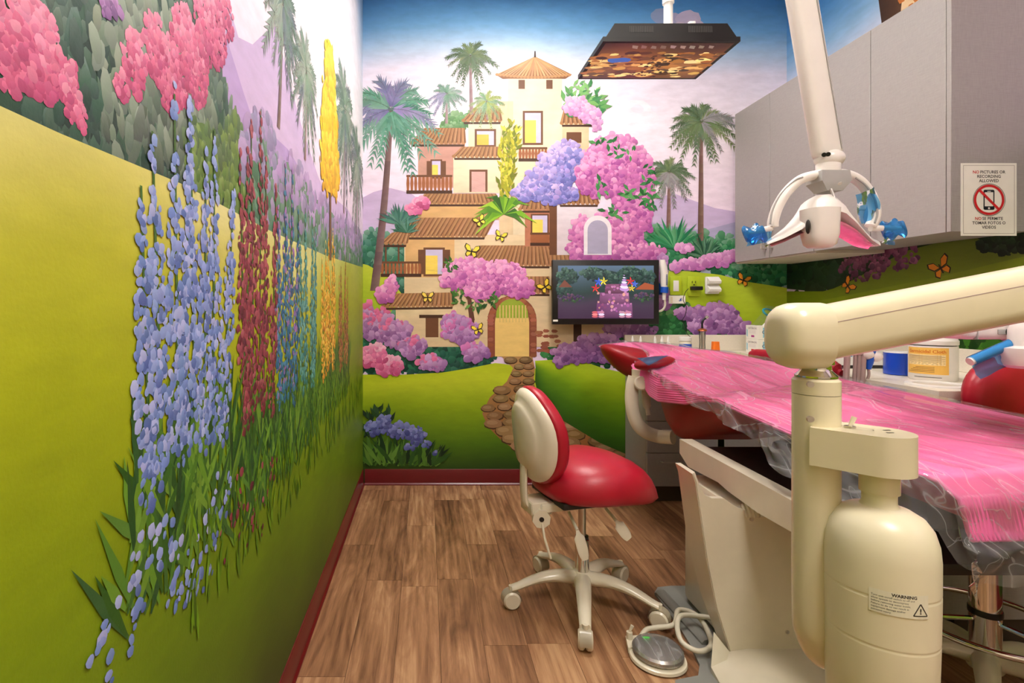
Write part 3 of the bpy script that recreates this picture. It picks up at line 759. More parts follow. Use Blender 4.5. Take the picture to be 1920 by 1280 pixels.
cluster(Lp, [(1.0, 1.42, .09, .08), (1.15, 1.44, .1, .12)], 160, .008, .018, [(84, 120, 40), (110, 140, 60), (80, 110, 60)], (90, 120, 60), tall=1.6)
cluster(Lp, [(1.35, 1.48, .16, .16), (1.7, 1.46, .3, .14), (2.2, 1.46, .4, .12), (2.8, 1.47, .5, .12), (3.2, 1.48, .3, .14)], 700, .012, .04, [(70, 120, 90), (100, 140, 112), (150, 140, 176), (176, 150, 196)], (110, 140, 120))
Lp.end('painted_hedge')
Lp.begin(1.6)
GL = [(0, (40, 54, 12)), (.2, (66, 88, 10)), (.5, (96, 124, 8)), (.78, (120, 144, 8)), (1.0, (162, 172, 18)), (1.15, (184, 184, 44)), (1.25, (206, 198, 96)), (1.36, (226, 218, 150))]  # mural grass tones, with brighter light near the crest put into the gradient
def lgr(u, w, a, b):
    c = interp(GL, w+.05*math.sin(u*3+w*2)+.03*math.sin(u*9-w*6))
    d = max(0, min(1, (u-1.3)/2)); return mixc(c, (122, 156, 20), .55*d)
htop = [(-1.3, 1.3), (.3, 1.342), (.6, 1.345), (.9, 1.357), (1.4, 1.35), (2.2, 1.36), (3.45, 1.405)]
Lp.grid(lambda a, b: (lerp(YF, YB, a), lerp(.09, interp(htop, lerp(YF, YB, a)), b)), 80, 40, lgr)
Lp.end('painted_hill')
# pink blossom boughs, top of the wall
def lbl(pts, n, pal, r0, r1, lvl=3, name='painted_blossom'):
    Lp.begin(lvl); cluster(Lp, [(*lpx(px, py), a, b) for px, py, a, b in pts], n, r0, r1, pal, None); Lp.end(name)
PB = [(190, 70, 116), (214, 92, 134), (226, 116, 152), (234, 142, 172)]
lbl([(20, 80, .03, .05), (55, 60, .03, .045), (75, 100, .03, .05), (100, 130, .022, .03), (118, 145, .02, .03), (10, 40, .03, .04)], 340, PB, .005, .011)
lbl([(130, 180, .012, .03), (146, 215, .012, .024), (125, 160, .014, .02)], 80, PB, .004, .009)
lbl([(250, 120, .03, .045), (290, 90, .035, .05), (315, 140, .04, .06), (345, 90, .05, .07), (370, 130, .04, .07), (330, 170, .035, .03), (225, 160, .016, .02)], 660, PB, .006, .012)
lbl([(385, 50, .05, .07), (405, 70, .045, .06), (420, 30, .05, .05)], 300, PB, .006, .012)
lbl([(195, 5, .01, .02), (215, 15, .012, .012)], 20, PU, .006, .012)
# palms on the left wall
def lpalm(c, b, L, tw, tr, pal, nf=15):
    Lp.begin(3.5); cu, cw = lpx(*c); bu, bw = lpx(*b); palm(Lp, cu, cw, bu, bw, L, tw, tr, pal, nf); Lp.end('painted_palm')
LP1 = [(96, 122, 104), (120, 146, 120), (146, 160, 140), (104, 116, 120)]
lpalm((529, 4), (521, 240), .2, .014, (120, 96, 92), LP1, 17)
lpalm((573, 132), (571, 300), .2, .014, (130, 104, 104), LP1, 15)
lpalm((646, 205), (644, 400), .34, .02, (140, 120, 130), LP1, 15)
lpalm((669, 300), (668, 440), .3, .02, (140, 120, 130), LP1, 13)
# flowering border along the crest, in the mural's blues, wine reds, teals and yellows
def flowerbed(y0, y1, z0, zt, pal, nsp, hw, seed, low=0, r0=.005, r1=.011, leafc=((52, 96, 30), (78, 124, 36), (104, 146, 44), (40, 80, 34))):
    """tall flower spires rising from a tuft of leaves"""
    rg = random.Random(seed); Lp.begin(4.5)
    sp = []
    for k in range(nsp):
        f = (k+.5)/nsp; u0 = lerp(y0, y1, .2+.6*f)+rg.uniform(-.02, .02); u1 = lerp(y0, y1, f)+rg.uniform(-.03, .03)
        top = zt-.34*abs(f-.55)**1.5*(zt-z0)*1.6-rg.uniform(0, .1)
        sp.append((u0, u1, top))
    rg.shuffle(sp)
    for (u0, u1, top) in sp:
        Lp.face([(u0-.006, z0), (u0+.006, z0), (u1+.003, top), (u1-.003, top)], (64, 104, 40))
    for k in range(int(150*(y1-y0)/.4)+30):
        u = rg.uniform(y0, y1); L = rg.uniform(.07, .2); Lp.leaf(u, z0+rg.uniform(-.02, .2), L, .018, math.pi/2+rg.uniform(-.9, .9), jit(rg.choice(leafc), 10))
    for (u0, u1, top) in sp:
        ells = []; zb = lerp(z0, top, .26); m = 9
        for k in range(m):
            t = (k+.5)/m; ells.append((lerp(u0, u1, lerp(.3, 1, t)), lerp(zb, top, t), hw*(.75+.5*math.sin(math.pi*min(1, t*1.1)))*(1-.85*t**2.2), (top-zb)/m*.8))
        cluster(Lp, ells, 190, r0, r1, pal, None, 1.0, 1.0, 1.0)
    if low: cluster(Lp, [(lerp(y0, y1, q), z0+.02+.05*math.sin(q*9), .07, .06) for q in (.0, .2, .4, .6, .8)], low, r0, r1, pal, None, 1.0, 1.0, 1.0)
    Lp.end('painted_flower_border')
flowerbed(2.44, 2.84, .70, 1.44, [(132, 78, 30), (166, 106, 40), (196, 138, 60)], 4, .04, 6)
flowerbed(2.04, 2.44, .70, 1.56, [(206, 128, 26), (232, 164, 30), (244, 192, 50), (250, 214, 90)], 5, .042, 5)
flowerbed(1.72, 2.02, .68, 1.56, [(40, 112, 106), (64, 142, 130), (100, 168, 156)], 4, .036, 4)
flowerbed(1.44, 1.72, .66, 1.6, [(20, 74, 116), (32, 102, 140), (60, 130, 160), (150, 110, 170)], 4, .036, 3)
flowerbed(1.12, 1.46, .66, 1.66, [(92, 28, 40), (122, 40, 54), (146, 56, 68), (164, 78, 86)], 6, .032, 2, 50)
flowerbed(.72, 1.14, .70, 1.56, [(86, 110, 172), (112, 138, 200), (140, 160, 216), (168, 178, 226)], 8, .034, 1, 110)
Lp.begin(4.4)
u, w = lpx(618, 250)
Lp.face([(u-.025, 1.35), (u+.025, 1.35), (u+.015, w), (u-.015, w)], (110, 80, 60))
cluster(Lp, [(u, w+.02, .2, .24), (u-.06, w-.14, .16, .14), (u+.1, w-.12, .14, .14), (u, w+.26, .12, .14)], 300, .014, .034, [(226, 168, 20), (244, 200, 30), (252, 220, 60)], (240, 196, 40))
Lp.end('painted_yellow_tree')
Lp.begin(4.2)
for k in range(260):
    u = random.uniform(.9, 3.4); Lp.leaf(u, random.uniform(.55, .75)-(u-.9)*.02, random.uniform(.04, .1), .012, math.pi/2+random.uniform(-.5, .5), jit(random.choice([(84, 124, 14), (104, 146, 20), (70, 108, 16)]), 8))
Lp.end('painted_grass_tufts')

# ------------------------------------------------------------------ mural, right wall
def rpx(px, py):
    Y = XR*F/(px-CX); return (Y, H+(CY-py)*Y/F)
Rp = Paint(lambda u, w, o: (XR-.001-o, u, w), rpx, wall_right, M['paint'], 7e-7)
Rp.begin(0)
Rp.grid(lambda a, b: (lerp(YF, YB, a), lerp(.1, ZC, b)), 40, 60, lambda u, w, a, b: interp([(1.2, (214, 190, 226)), (2.3, (240, 228, 240)), (2.5, (232, 226, 242)), (2.7, (150, 194, 232)), (2.95, (80, 150, 216)), (3.2, (52, 118, 190))], w+.12*math.sin(u*2.6+.6)+(3.45-u)*-.22))
Rp.end('painted_sky')
Rp.begin(.5)
cluster(Rp, [(3.2, 1.42, .5, .2), (2.4, 1.45, .6, .25), (1.2, 1.5, 1.2, .3)], 600, .02, .06, [(12, 34, 20), (20, 50, 26), (34, 66, 34)], (20, 46, 26))
Rp.end('painted_hedge')
Rp.begin(1.0)
hr = [(-1.3, 1.3), (1.5, 1.5), (2.0, 1.46), (2.3, 1.46), (2.6, 1.42), (2.9, 1.30), (3.1, 1.24), (3.45, 1.25)]
Rp.grid(lambda a, b: (lerp(YF, YB, a), lerp(.1, interp(hr, lerp(YF, YB, a)), b)), 60, 24, lambda u, w, a, b: interp([(.1, (50, 70, 14)), (.9, (112, 140, 10)), (1.15, (124, 146, 14)), (1.3, (110, 126, 26)), (1.45, (96, 110, 40))], w+.04*math.sin(u*7)))
Rp.grid(lambda a, b: (lerp(YF, 3.2, a), lerp(.4, interp([(-1.3, 1.35), (.6, 1.42), (1.4, 1.42), (2.0, 1.36), (2.4, 1.29), (3.2, 1.18)], lerp(YF, 3.2, a)), b)), 60, 16, lambda u, w, a, b: interp([(.4, (90, 120, 8)), (1.0, (120, 146, 12)), (1.2, (130, 150, 20)), (1.5, (112, 126, 34))], w))
Rp.end('painted_hill')
Rp.begin(1.6); cluster(Rp, [(2.85, 1.38, .16, .09), (2.65, 1.40, .12, .07)], 130, .01, .026, [(92, 44, 76), (120, 60, 96), (146, 80, 116)], None); Rp.end('painted_blossom')
Rp.begin(1.6); cluster(Rp, [(2.15, 1.42, .1, .06), (2.0, 1.45, .1, .08)], 110, .01, .026, [(16, 34, 18), (26, 50, 24), (40, 64, 30)], (22, 44, 22)); Rp.end('painted_shrub')
Rp.begin(1.6); leaves(Rp, [(2.42, .98, .2, .08), (2.2, .99, .14, .08)], 130, .08, .17, [(26, 74, 14), (44, 100, 20), (64, 124, 30)], .5, 2.6, .4); Rp.end('painted_leaf_clump')
Rp.begin(1.8); cluster(Rp, [(2.3, 1.1, .12, .06), (2.1, 1.08, .14, .08), (2.6, 1.06, .1, .05)], 150, .012, .03, [(150, 70, 110), (176, 96, 130), (196, 120, 152)], None); Rp.end('painted_blossom')
for (px, py, s, rot) in ((1590, 536, .05, .9), (1765, 503, .055, -.5)):
    Rp.begin(2.2); u, w = rpx(px, py); butterfly(Rp, u, w, s, (224, 136, 34), rot=rot); Rp.end('painted_butterfly')
Rp.begin(1.0)
Rp.face([rpx(1656, 60), rpx(1690, 60), rpx(1712, -60), rpx(1640, -60)], [(70, 46, 30), (96, 66, 42), (96, 66, 42), (64, 42, 28)])
Rp.end('painted_trunk')
Rp.begin(1.2)
Rp.face([rpx(1686, 60), rpx(1742, 60), rpx(1746, -60), rpx(1698, -60)], (238, 206, 160))
for k in range(16): u, w = rpx(random.uniform(1690, 1738), random.uniform(-40, 40)); Rp.blob(u, w, .022, (206, 120, 50), 6)
Rp.end('painted_spotted_patch')

# ------------------------------------------------------------------ ceiling light fixtures, the second one added
lm, lnt, lb = newmat('light_diffuser'); lb.inputs['Emission Color'].default_value = (*LIGHT_COL, 1); lb.inputs['Emission Strength'].default_value = LIGHT_POWER
lb.inputs['Base Color'].default_value = (.9, .9, .9, 1)
for i, (x, y, a, b) in enumerate(TROFFERS):
    t = thing('ceiling_light', ('white framed ceiling light panel above the operator stool', 'white framed ceiling light panel added above the camera to light the fronts')[i], 'ceiling light', (x, y, ZC), 0, 'ceiling light panels')
    fr = [box(x-a-.03, x-a, y-b-.03, y+b+.03, ZC-.03, ZC), box(x+a, x+a+.03, y-b-.03, y+b+.03, ZC-.03, ZC), box(x-a, x+a, y-b-.03, y-b, ZC-.03, ZC), box(x-a, x+a, y+b, y+b+.03, ZC-.03, ZC)]
    obj('frame', fr, M['white'], t); obj('diffuser', box(x-a, x+a, y-b, y+b, ZC-.012, ZC-.004), lm, t)

# ------------------------------------------------------------------ text helper
def text_mesh(s, size, align='CENTER', bold=0):
    cu = bpy.data.curves.new('lettering', 'FONT'); cu.body = s; cu.size = size; cu.align_x = align; cu.align_y = 'CENTER'; cu.resolution_u = 2
    if bold: cu.offset = bold
    o = bpy.data.objects.new('lettering_tmp', cu); COL.objects.link(o)
    me = bpy.data.meshes.new_from_object(o)
    vs_ = [v.co.copy() for v in me.vertices]; fs = [list(p.vertices) for p in me.polygons]
    bpy.data.objects.remove(o); bpy.data.curves.remove(cu); bpy.data.meshes.remove(me)
    return vs_, fs
def text_paint(p, s, u, w, size, col, align='CENTER', bold=0, sx=1.0):
    vs_, fs = text_mesh(s, size, align, bold)
    i = len(p.v); c = lin(col)
    for v in vs_: p.v.append(p.to3(u+v.x*sx, w+v.y, p.off)); p.c.append(c)
    for f in fs: p.f.append([i+k for k in f])
    p.off += p.step
    xs = [v.x*sx for v in vs_]; return (min(xs), max(xs)) if xs else (0, 0)

# ------------------------------------------------------------------ upper cabinets on the right wall
UX, UZ0, UZ1 = 1.96, 1.435, 2.372
def depth_at(px): return UX*F/(px-CX)
seams = [depth_at(q) for q in (1378, 1443, 1526, 1632, 1774)]
for k, (ya, ym, yb, lab) in enumerate(((seams[0], seams[1], seams[2], 'far grey laminate wall cabinet with two doors beside the palm mural'), (seams[2], seams[3], seams[4], 'near grey laminate wall cabinet carrying the no pictures notice'))):
    t = thing('wall_cabinet', lab, 'cabinet', (XR, (ya+yb)/2, UZ0), 0, 'grey wall cabinets')
    obj('carcass', box(UX+.02, XR-.012, yb+(.0 if k else .001), ya-.001, UZ0+.004, UZ1, .001, 1), M['cab'] if k else M['cab_in'], t)
    for (c, d) in ((ya, ym), (ym, yb)):
        dr = obj('door', box(UX, UX+.019, d+.0015, c-.0015, UZ0-.004, UZ1, .0015, 1), M['cab'], t)
        hy = ym+(.03 if c == ya else -.03)
        obj('handle', tube(smooth_path([(UX, hy, UZ0+.05), (UX-.028, hy, UZ0+.052), (UX-.03, hy, UZ0+.06), (UX-.03, hy, UZ0+.14), (UX-.028, hy, UZ0+.148), (UX, hy, UZ0+.15)], 4), .0045, 8), M['steel'], dr)
    if k == 0:
        obj('bottom_panel', box(UX+.01, XR-.012, yb, ya, UZ0-.012, UZ0+.003), M['cab_in'], t)
    else:
        obj('end_panel', box(UX, XR-.012, yb-.019, yb-.0005, UZ0-.004, UZ1, .0015, 1), M['cab'], t)

# notice on the cabinet end
ys = seams[4]-.019
nx0, nx1, nz0, nz1 = P(1801, 0, ys).x, P(1905, 0, ys).x, P(0, 442, ys).z, P(0, 306, ys).z
t = thing('notice', 'laminated no pictures or recording notice on the cabinet end panel', 'sign', ((nx0+nx1)/2, ys, nz0))
obj('laminate_sheet', box(nx0, nx1, ys-.0022, ys-.0004, nz0, nz1), M['paper'], t)
N = Paint(lambda u, w, o: (u, ys-.0024-o, w), lambda a, b: (a, b), t, M['ink'])
cxn = (nx0+nx1)/2; hn = nz1-nz0; wn = nx1-nx0
def rectline(p, x0, z0, x1, z1, th, c):
    for r in ((x0, z0, x1, z0+th), (x0, z1-th, x1, z1), (x0, z0, x0+th, z1), (x1-th, z0, x1, z1)): p.face([(r[0], r[1]), (r[2], r[1]), (r[2], r[3]), (r[0], r[3])], c)
def ring(p, u, w, r0, r1, c, n=48, a0=0, a1=2*math.pi):
    for k in range(n):
        a, b = lerp(a0, a1, k/n), lerp(a0, a1, (k+1)/n)
        p.face([(u+r0*math.cos(a), w+r0*math.sin(a)), (u+r1*math.cos(a), w+r1*math.sin(a)), (u+r1*math.cos(b), w+r1*math.sin(b)), (u+r0*math.cos(b), w+r0*math.sin(b))], c)
N.begin(0, 1e-5); rectline(N, nx0+.008, nz0+.008, nx1-.008, nz1-.008, .0012, (120, 100, 90)); N.end('border')
N.begin(.1, 1e-5)
TX, RD = (40, 34, 34), (200, 30, 34); s1 = .0155
def twotone(first, rest, w):
    a, _ = text_mesh(first+' '+rest, s1); full = max(v.x for v in a)-min(v.x for v in a)
    x0 = cxn-full/2
    r = text_paint(N, first, x0, w, s1, RD, 'LEFT', .0003); text_paint(N, rest, cxn+full/2, w, s1, TX, 'RIGHT', .0003)
twotone('NO', 'PICTURES OR', nz0+hn*.875); text_paint(N, 'RECORDING', cxn, nz0+hn*.815, s1, TX, bold=.0003); text_paint(N, 'ALLOWED', cxn, nz0+hn*.755, s1, TX, bold=.0003)
N.end('lettering')
N.begin(.1, 1e-5)
twotone('NO', 'SE PERMITE', nz0+hn*.235); text_paint(N, 'TOMAR FOTOS O', cxn, nz0+hn*.175, s1, TX, bold=.0003); text_paint(N, 'VIDEOS', cxn, nz0+hn*.115, s1, TX, bold=.0003)
N.end('lettering')
N.begin(.2, 1e-5)
uc, wc, R_ = cxn, nz0+hn*.495, wn*.275
def rr(u, w, a, b, r, c):
    pts = []
    for sx, sy, st in ((1, 1, 0), (-1, 1, 90), (-1, -1, 180), (1, -1, 270)):
        for q in range(5): an = math.radians(st+q*22.5); pts.append((u+sx*(a-r)+r*math.cos(an), w+sy*(b-r)+r*math.sin(an)))
    N.face(pts, c)
rr(uc, wc, R_*.36, R_*.66, R_*.1, (24, 26, 34)); rr(uc, wc+.002, R_*.28, R_*.46, .001, (236, 230, 220)); ring(N, uc, wc-R_*.55, 0, R_*.07, (236, 230, 220), 12); rr(uc, wc+R_*.55, R_*.12, R_*.03, R_*.02, (200, 196, 190))
ring(N, uc, wc, R_*.84, R_, (206, 30, 36)); ring(N, uc, wc, R_*1.03, R_*1.06, (60, 40, 40))
a = math.radians(135); dx, dy = math.cos(a), math.sin(a); q = R_*.08
N.face([(uc+dx*R_*.9-dy*q, wc+dy*R_*.9+dx*q), (uc-dx*R_*.9-dy*q, wc-dy*R_*.9+dx*q), (uc-dx*R_*.9+dy*q, wc-dy*R_*.9-dx*q), (uc+dx*R_*.9+dy*q, wc+dy*R_*.9-dx*q)], (206, 30, 36))
N.end('no_phone_symbol')

# ------------------------------------------------------------------ base cabinets, worktop, splashback
ZT = .87
BX0, BYF = 1.28, 3.10
RX, RYN = 1.70, 1.77
t = thing('base_cabinet', 'grey laminate drawer cabinet under the back worktop behind the headrest', 'cabinet', (1.6, 3.27, 0))
obj('carcass', box(BX0, RX-.004, BYF+.018, YB-.013, .1, ZT-.03, .001, 1), M['cab'], t)
obj('toe_kick', box(BX0+.01, RX, BYF+.06, YB-.013, 0, .1), M['toe'], t)
zz = [.105, .30, .485, .66, ZT-.034]
for c0, c1 in ((BX0+.002, RX-.006),):
    for a, b in zip(zz, zz[1:]):
        d = obj('drawer', box(c0, c1, BYF, BYF+.018, a+.002, b-.002, .0015, 1), M['cab'], t)
        xm = c0+.13; zm = b-.045
        obj('handle', tube(smooth_path([(xm-.055, BYF, zm), (xm-.053, BYF-.026, zm), (xm-.04, BYF-.03, zm), (xm+.04, BYF-.03, zm), (xm+.053, BYF-.026, zm), (xm+.055, BYF, zm)], 4), .0045, 8), M['steel'], d)
t = thing('base_cabinet', 'grey laminate base cabinet along the right wall below the wipes canister', 'cabinet', (2.1, 2.5, 0))
obj('carcass', box(RX+.03, XR-.013, RYN+.02, BYF-.0, .1, ZT-.03, .001, 1), M['cab'], t)
obj('toe_kick', box(RX+.08, XR-.013, RYN+.03, BYF, 0, .1), M['toe'], t)
for a, b in ((RYN+.022, 2.26), (2.264, 2.67), (2.674, 3.07)):
    d = obj('door', box(RX+.012, RX+.03, a, b, .104, ZT-.034, .0015, 1), M['cab'], t)
    obj('handle', tube(smooth_path([(RX+.012, b-.04, .6), (RX-.016, b-.04, .602), (RX-.018, b-.04, .62), (RX-.018, b-.04, .7), (RX-.016, b-.04, .718), (RX+.012, b-.04, .72)], 4), .0045, 8), M['steel'], d)
t = thing('worktop', 'cream L-shaped laminate worktop along back and right walls', 'worktop', (1.9, 3.2, ZT))
pl = [(BX0-.01, YB-.013), (BX0-.01, BYF-.015), (RX, BYF-.015), (RX, RYN), (XR-.013, RYN), (XR-.013, YB-.013)]
obj('slab', bevel(prism([(x, y, ZT-.03) for x, y in pl], (0, 0, .03)), .003), M['top'], t)
obj('splashback', join(box(BX0-.01, XR-.014, YB-.032, YB-.0125, ZT, ZT+.1, .002, 1), box(XR-.032, XR-.0125, RYN, YB-.033, ZT, ZT+.1, .002, 1)), M['top'], t)
gy, gx = 1.90, 1.82
def flatring(c, r0, r1, z0, z1): return lathe([(r0, z0), (r1, z0), (r1, z1-.002), (r1-.003, z1), (r0+.003, z1), (r0, z1-.002), (r0, z0)], c[0], c[1], 40, False)
gr = obj('waste_ring', flatring((gx, gy), .068, .09, ZT, ZT+.007), M['white'], t)
obj('waste_opening', lathe([(.068, ZT+.0006), (.01, ZT+.0008)], gx, gy, 32), M['cab_in'], gr)

# ------------------------------------------------------------------ things on the back wall
WY = YB-.0125
def wallbox(px0, py0, px1, py1, th, bev=.002, y=WY):
    a, b = P(px0, py1, YB), P(px1, py0, YB); return box(a.x, b.x, y-th, y, a.z, b.z, bev)
t = thing('light_switch', 'lime painted switch plate with a white rocker beside the monitor', 'light switch', P(1264, 553, WY))
obj('plate', wallbox(1254, 518, 1276, 553, .006), M['lime'], t); obj('rocker', wallbox(1260, 526, 1270, 546, .010), M['white'], t)
t = thing('wall_outlet', 'lime painted outlet plate with a black charger plugged in', 'outlet', P(1298, 555, WY))
obj('plate', wallbox(1287, 518, 1310, 555, .006), M['lime'], t)
for cy in (530, 546):
    obj('socket', wallbox(1293, cy-5, 1304, cy+5, .0075), M['lime'], t)
for dx in (-3, 3): obj('slot', wallbox(1298+dx-.6, 527, 1298+dx+.6, 531, .008, 0), M['black'], t)
obj('slot', wallbox(1297, 533, 1300, 535, .008, 0), M['black'], t)
t = thing('charger', 'small black plug charger with thin cord hanging down to the worktop', 'charger', P(1300, 541, WY-.02))
obj('plug', wallbox(1290, 537, 1311, 544, .03, .004, y=WY-.0085), M['black'], t)
obj('cord', tube(smooth_path([P(1291, 541, 3.41), P(1285, 548, 3.405), P(1281, 562, 3.41), P(1287, 575, 3.41), P(1285, 590, 3.41), P(1280, 600, 3.41), P(1285, 612, 3.41), P(1288, 625, 3.40), P(1295, 632, 3.39), P(1290, 636, 3.375), P(1289, 655, 3.37)], 5), .0022, 6), M['black'], t)
t = thing('wall_dock', 'white plastic double dock mounted right of the charger', 'dock', P(1331, 551, WY))
obj('back_shell', wallbox(1319, 519, 1344, 551, .02, .005), M['white'], t)
for (a, b) in ((520, 534), (535, 549)):
    q = P(1319, b, YB); r = P(1343, a, YB); h_ = r.z-q.z
    pr = [(WY-.02, q.z), (WY-.05, q.z+.008), (WY-.055, q.z+h_*.45), (WY-.03, r.z-.004), (WY-.02, r.z)]
    obj('cradle', bevel(prism([(q.x+.004, y, z) for y, z in pr], (r.x-q.x-.006, 0, 0)), .004), M['white'], t)
t = thing('info_card', 'small white instruction card stuck below the light switch', 'card', P(1267, 570, WY))
obj('card', wallbox(1252, 554, 1283, 569, .003, 0), M['paper'], t)
cp = Paint(lambda u, w, o: (u, WY-.0034-o, w), bpx, t, M['ink'])
cp.begin(0, 1e-5)
for k in range(5): cp.fpx([(1256, 557+k*2.3), (1259, 557+k*2.3), (1259, 557.8+k*2.3), (1256, 557.8+k*2.3)], (210, 170, 60))
cp.end('print_dots'); cp.begin(0, 1e-5); cp.fpx([(1272, 561), (1276, 558), (1275, 565)], (40, 80, 160)); cp.fpx([(1270, 563), (1278, 562), (1272, 565)], (40, 80, 160)); cp.end('print_mark')

# monitor on the back wall
MY = 3.33
a, b = P(1036, 608, MY), P(1236, 487, MY)
t = thing('monitor', 'black framed monitor on the mural wall showing a party cake', 'monitor', ((a.x+b.x)/2, WY, a.z))
obj('housing', box(a.x, b.x, MY, MY+.035, a.z, b.z, .004), M['black'], t)
obj('rear_shell', box(a.x+.12, b.x-.12, MY+.03, MY+.055, a.z+.06, b.z-.06, .01), M['black'], t)
obj('wall_mount', box((a.x+b.x)/2-.06, (a.x+b.x)/2+.06, MY+.05, WY, (a.z+b.z)/2-.06, (a.z+b.z)/2+.06, .004), M['dark'], t)
sx0, sx1, sz0, sz1 = a.x+.034, b.x-.034, a.z+.036, b.z-.036
def mon(px, py): return (lerp(sx0, sx1, (px-945)/442), lerp(sz1, sz0, (py-238)/250))       # numbers of an enlarged view
S = Paint(lambda u, w, o: (u, MY-.0006-o, w), mon, t, M['screen'])
S.begin(0, 2e-6)
S.grid(lambda a_, b_: (lerp(sx0, sx1, a_), lerp(sz0, sz1, b_)), 20, 20, lambda u, w, a_, b_: interp([(0, (52, 30, 56)), (.3, (62, 46, 66)), (.5, (34, 52, 50)), (.8, (66, 84, 96)), (1, (84, 104, 126))], b_+.04*math.sin(a_*9)))
def sE(*l):
    k = (sx1-sx0)/442
    return [(*mon(px, py), q*k, r*k) for px, py, q, r in l]
kk = (sx1-sx0)/442
cluster(S, sE((990, 290, 50, 40), (1110, 275, 60, 30), (1180, 300, 60, 40), (1330, 290, 60, 34), (1280, 270, 60, 26), (970, 350, 40, 26)), 260, 5*kk, 12*kk, [(22, 42, 40), (38, 64, 54), (60, 88, 74)], (32, 54, 50))
cluster(S, sE((1000, 390, 60, 16), (1340, 385, 50, 18)), 70, 4*kk, 9*kk, [(40, 70, 36), (56, 40, 70), (80, 50, 70)], (36, 50, 40))
S.fpx([(1300, 350), (1345, 318), (1387, 330), (1387, 352)], (150, 74, 48)); S.fpx([(948, 340), (975, 305), (1010, 340)], (110, 62, 50))
for (x0, x1, y0, y1, c) in ((1120, 1290, 415, 484, (104, 52, 98)), (1135, 1275, 365, 418, (126, 70, 112)), (1160, 1250, 325, 370, (112, 60, 90))):
    S.fpx([(x0, y1), (x0+4, y0), (x1-4, y0), (x1, y1)], [mixc(c, (0, 0, 0), .3), c, mixc(c, (255, 200, 220), .2), mixc(c, (0, 0, 0), .2)])
for k in range(60): u, w = mon(random.uniform(1125, 1285), random.uniform(330, 470)); S.blob(u, w, random.uniform(3, 8)*kk, jit(random.choice([(176, 110, 150), (196, 140, 130), (150, 80, 140), (120, 60, 100)]), 14))
for k in range(7):
    y0 = 350-k*11; hw = 22-k*3.0; u, w = mon(1250, y0); S.blob(u, w, hw*kk, (220, 200, 226) if k % 2 else (176, 130, 186), 12, 1, .42, -.12, .03)
def star(px, py, r, c):
    u, w = mon(px, py); r *= kk
    for k in range(5):
        t_ = math.pi/2+k*2*math.pi/5; S.face([(u, w), (u+r*.5*math.cos(t_-.5), w+r*.5*math.sin(t_-.5)), (u+r*math.cos(t_), w+r*math.sin(t_))], jit(c, 18))
        S.face([(u, w), (u+r*math.cos(t_), w+r*math.sin(t_)), (u+r*.3*math.cos(t_+.5), w+r*.3*math.sin(t_+.5))], mixc(c, (0, 0, 0), .3))
for q in ((1132, 315, 22, (60, 90, 220)), (1155, 312, 22, (240, 210, 60)), (1118, 345, 22, (220, 50, 50)), (1278, 312, 22, (220, 50, 60)), (1298, 325, 18, (80, 110, 230)), (1285, 345, 18, (236, 200, 60))): star(*q)
for (px, c) in ((1115, (220, 120, 120)), (1145, (210, 190, 220)), (1240, (200, 210, 230)), (1270, (210, 190, 220))):
    for k in range(3): u, w = mon(px, 478-k*10); S.blob(u, w, 14*kk, c if k % 2 else mixc(c, (150, 40, 60), .5), 12, 1, .4, 0, .02)
S.end('screen_picture')
lp = P(1037, 599, MY); o = obj('sticker', box(lp.x, lp.x+.03, MY-.001, MY, lp.z-.012, lp.z), M['paper'], t)

# intra-oral camera in its holder right of the monitor
t = thing('dental_camera', 'white pen-like dental camera in a holder right of the monitor', 'dental camera', P(1245, 560, 3.38))
q = lambda px, py: P(px, py, 3.36)
obj('body', tube([q(1245, 548), q(1245, 530), q(1245, 512), q(1243, 500), q(1242, 492), q(1242, 487)], [.016, .022, .024, .023, .019, .017], 16), M['white'], t)
obj('holder', join(tube([q(1245, 549), q(1246, 538)], .024, 16), box(q(1241, 0).x, q(1251, 0).x, 3.38, WY, q(0, 552).z, q(0, 530).z, .004)), M['blue'], t)
obj('tail', tube([q(1245, 562), q(1245, 548)], [.010, .014], 12), M['white'], t)
obj('cable', tube(smooth_path([q(1246, 560), q(1247, 572), q(1243, 580), q(1236, 583), P(1225, 580, 3.39)], 6), .007, 8), M['hose'], t)
cp = Paint(lambda u, w, o: (u, 3.335-o, w), lambda x, y: (q(x, y).x, q(x, y).z), t, M['ink']); cp.begin(0, 1e-5)
for k in range(9): cp.fpx([(1245.5, 515+k*2.2), (1248.5, 515+k*2.2), (1248.5, 516.4+k*2.2), (1245.5, 516.4+k*2.2)], (60, 80, 130))
cp.end('print')

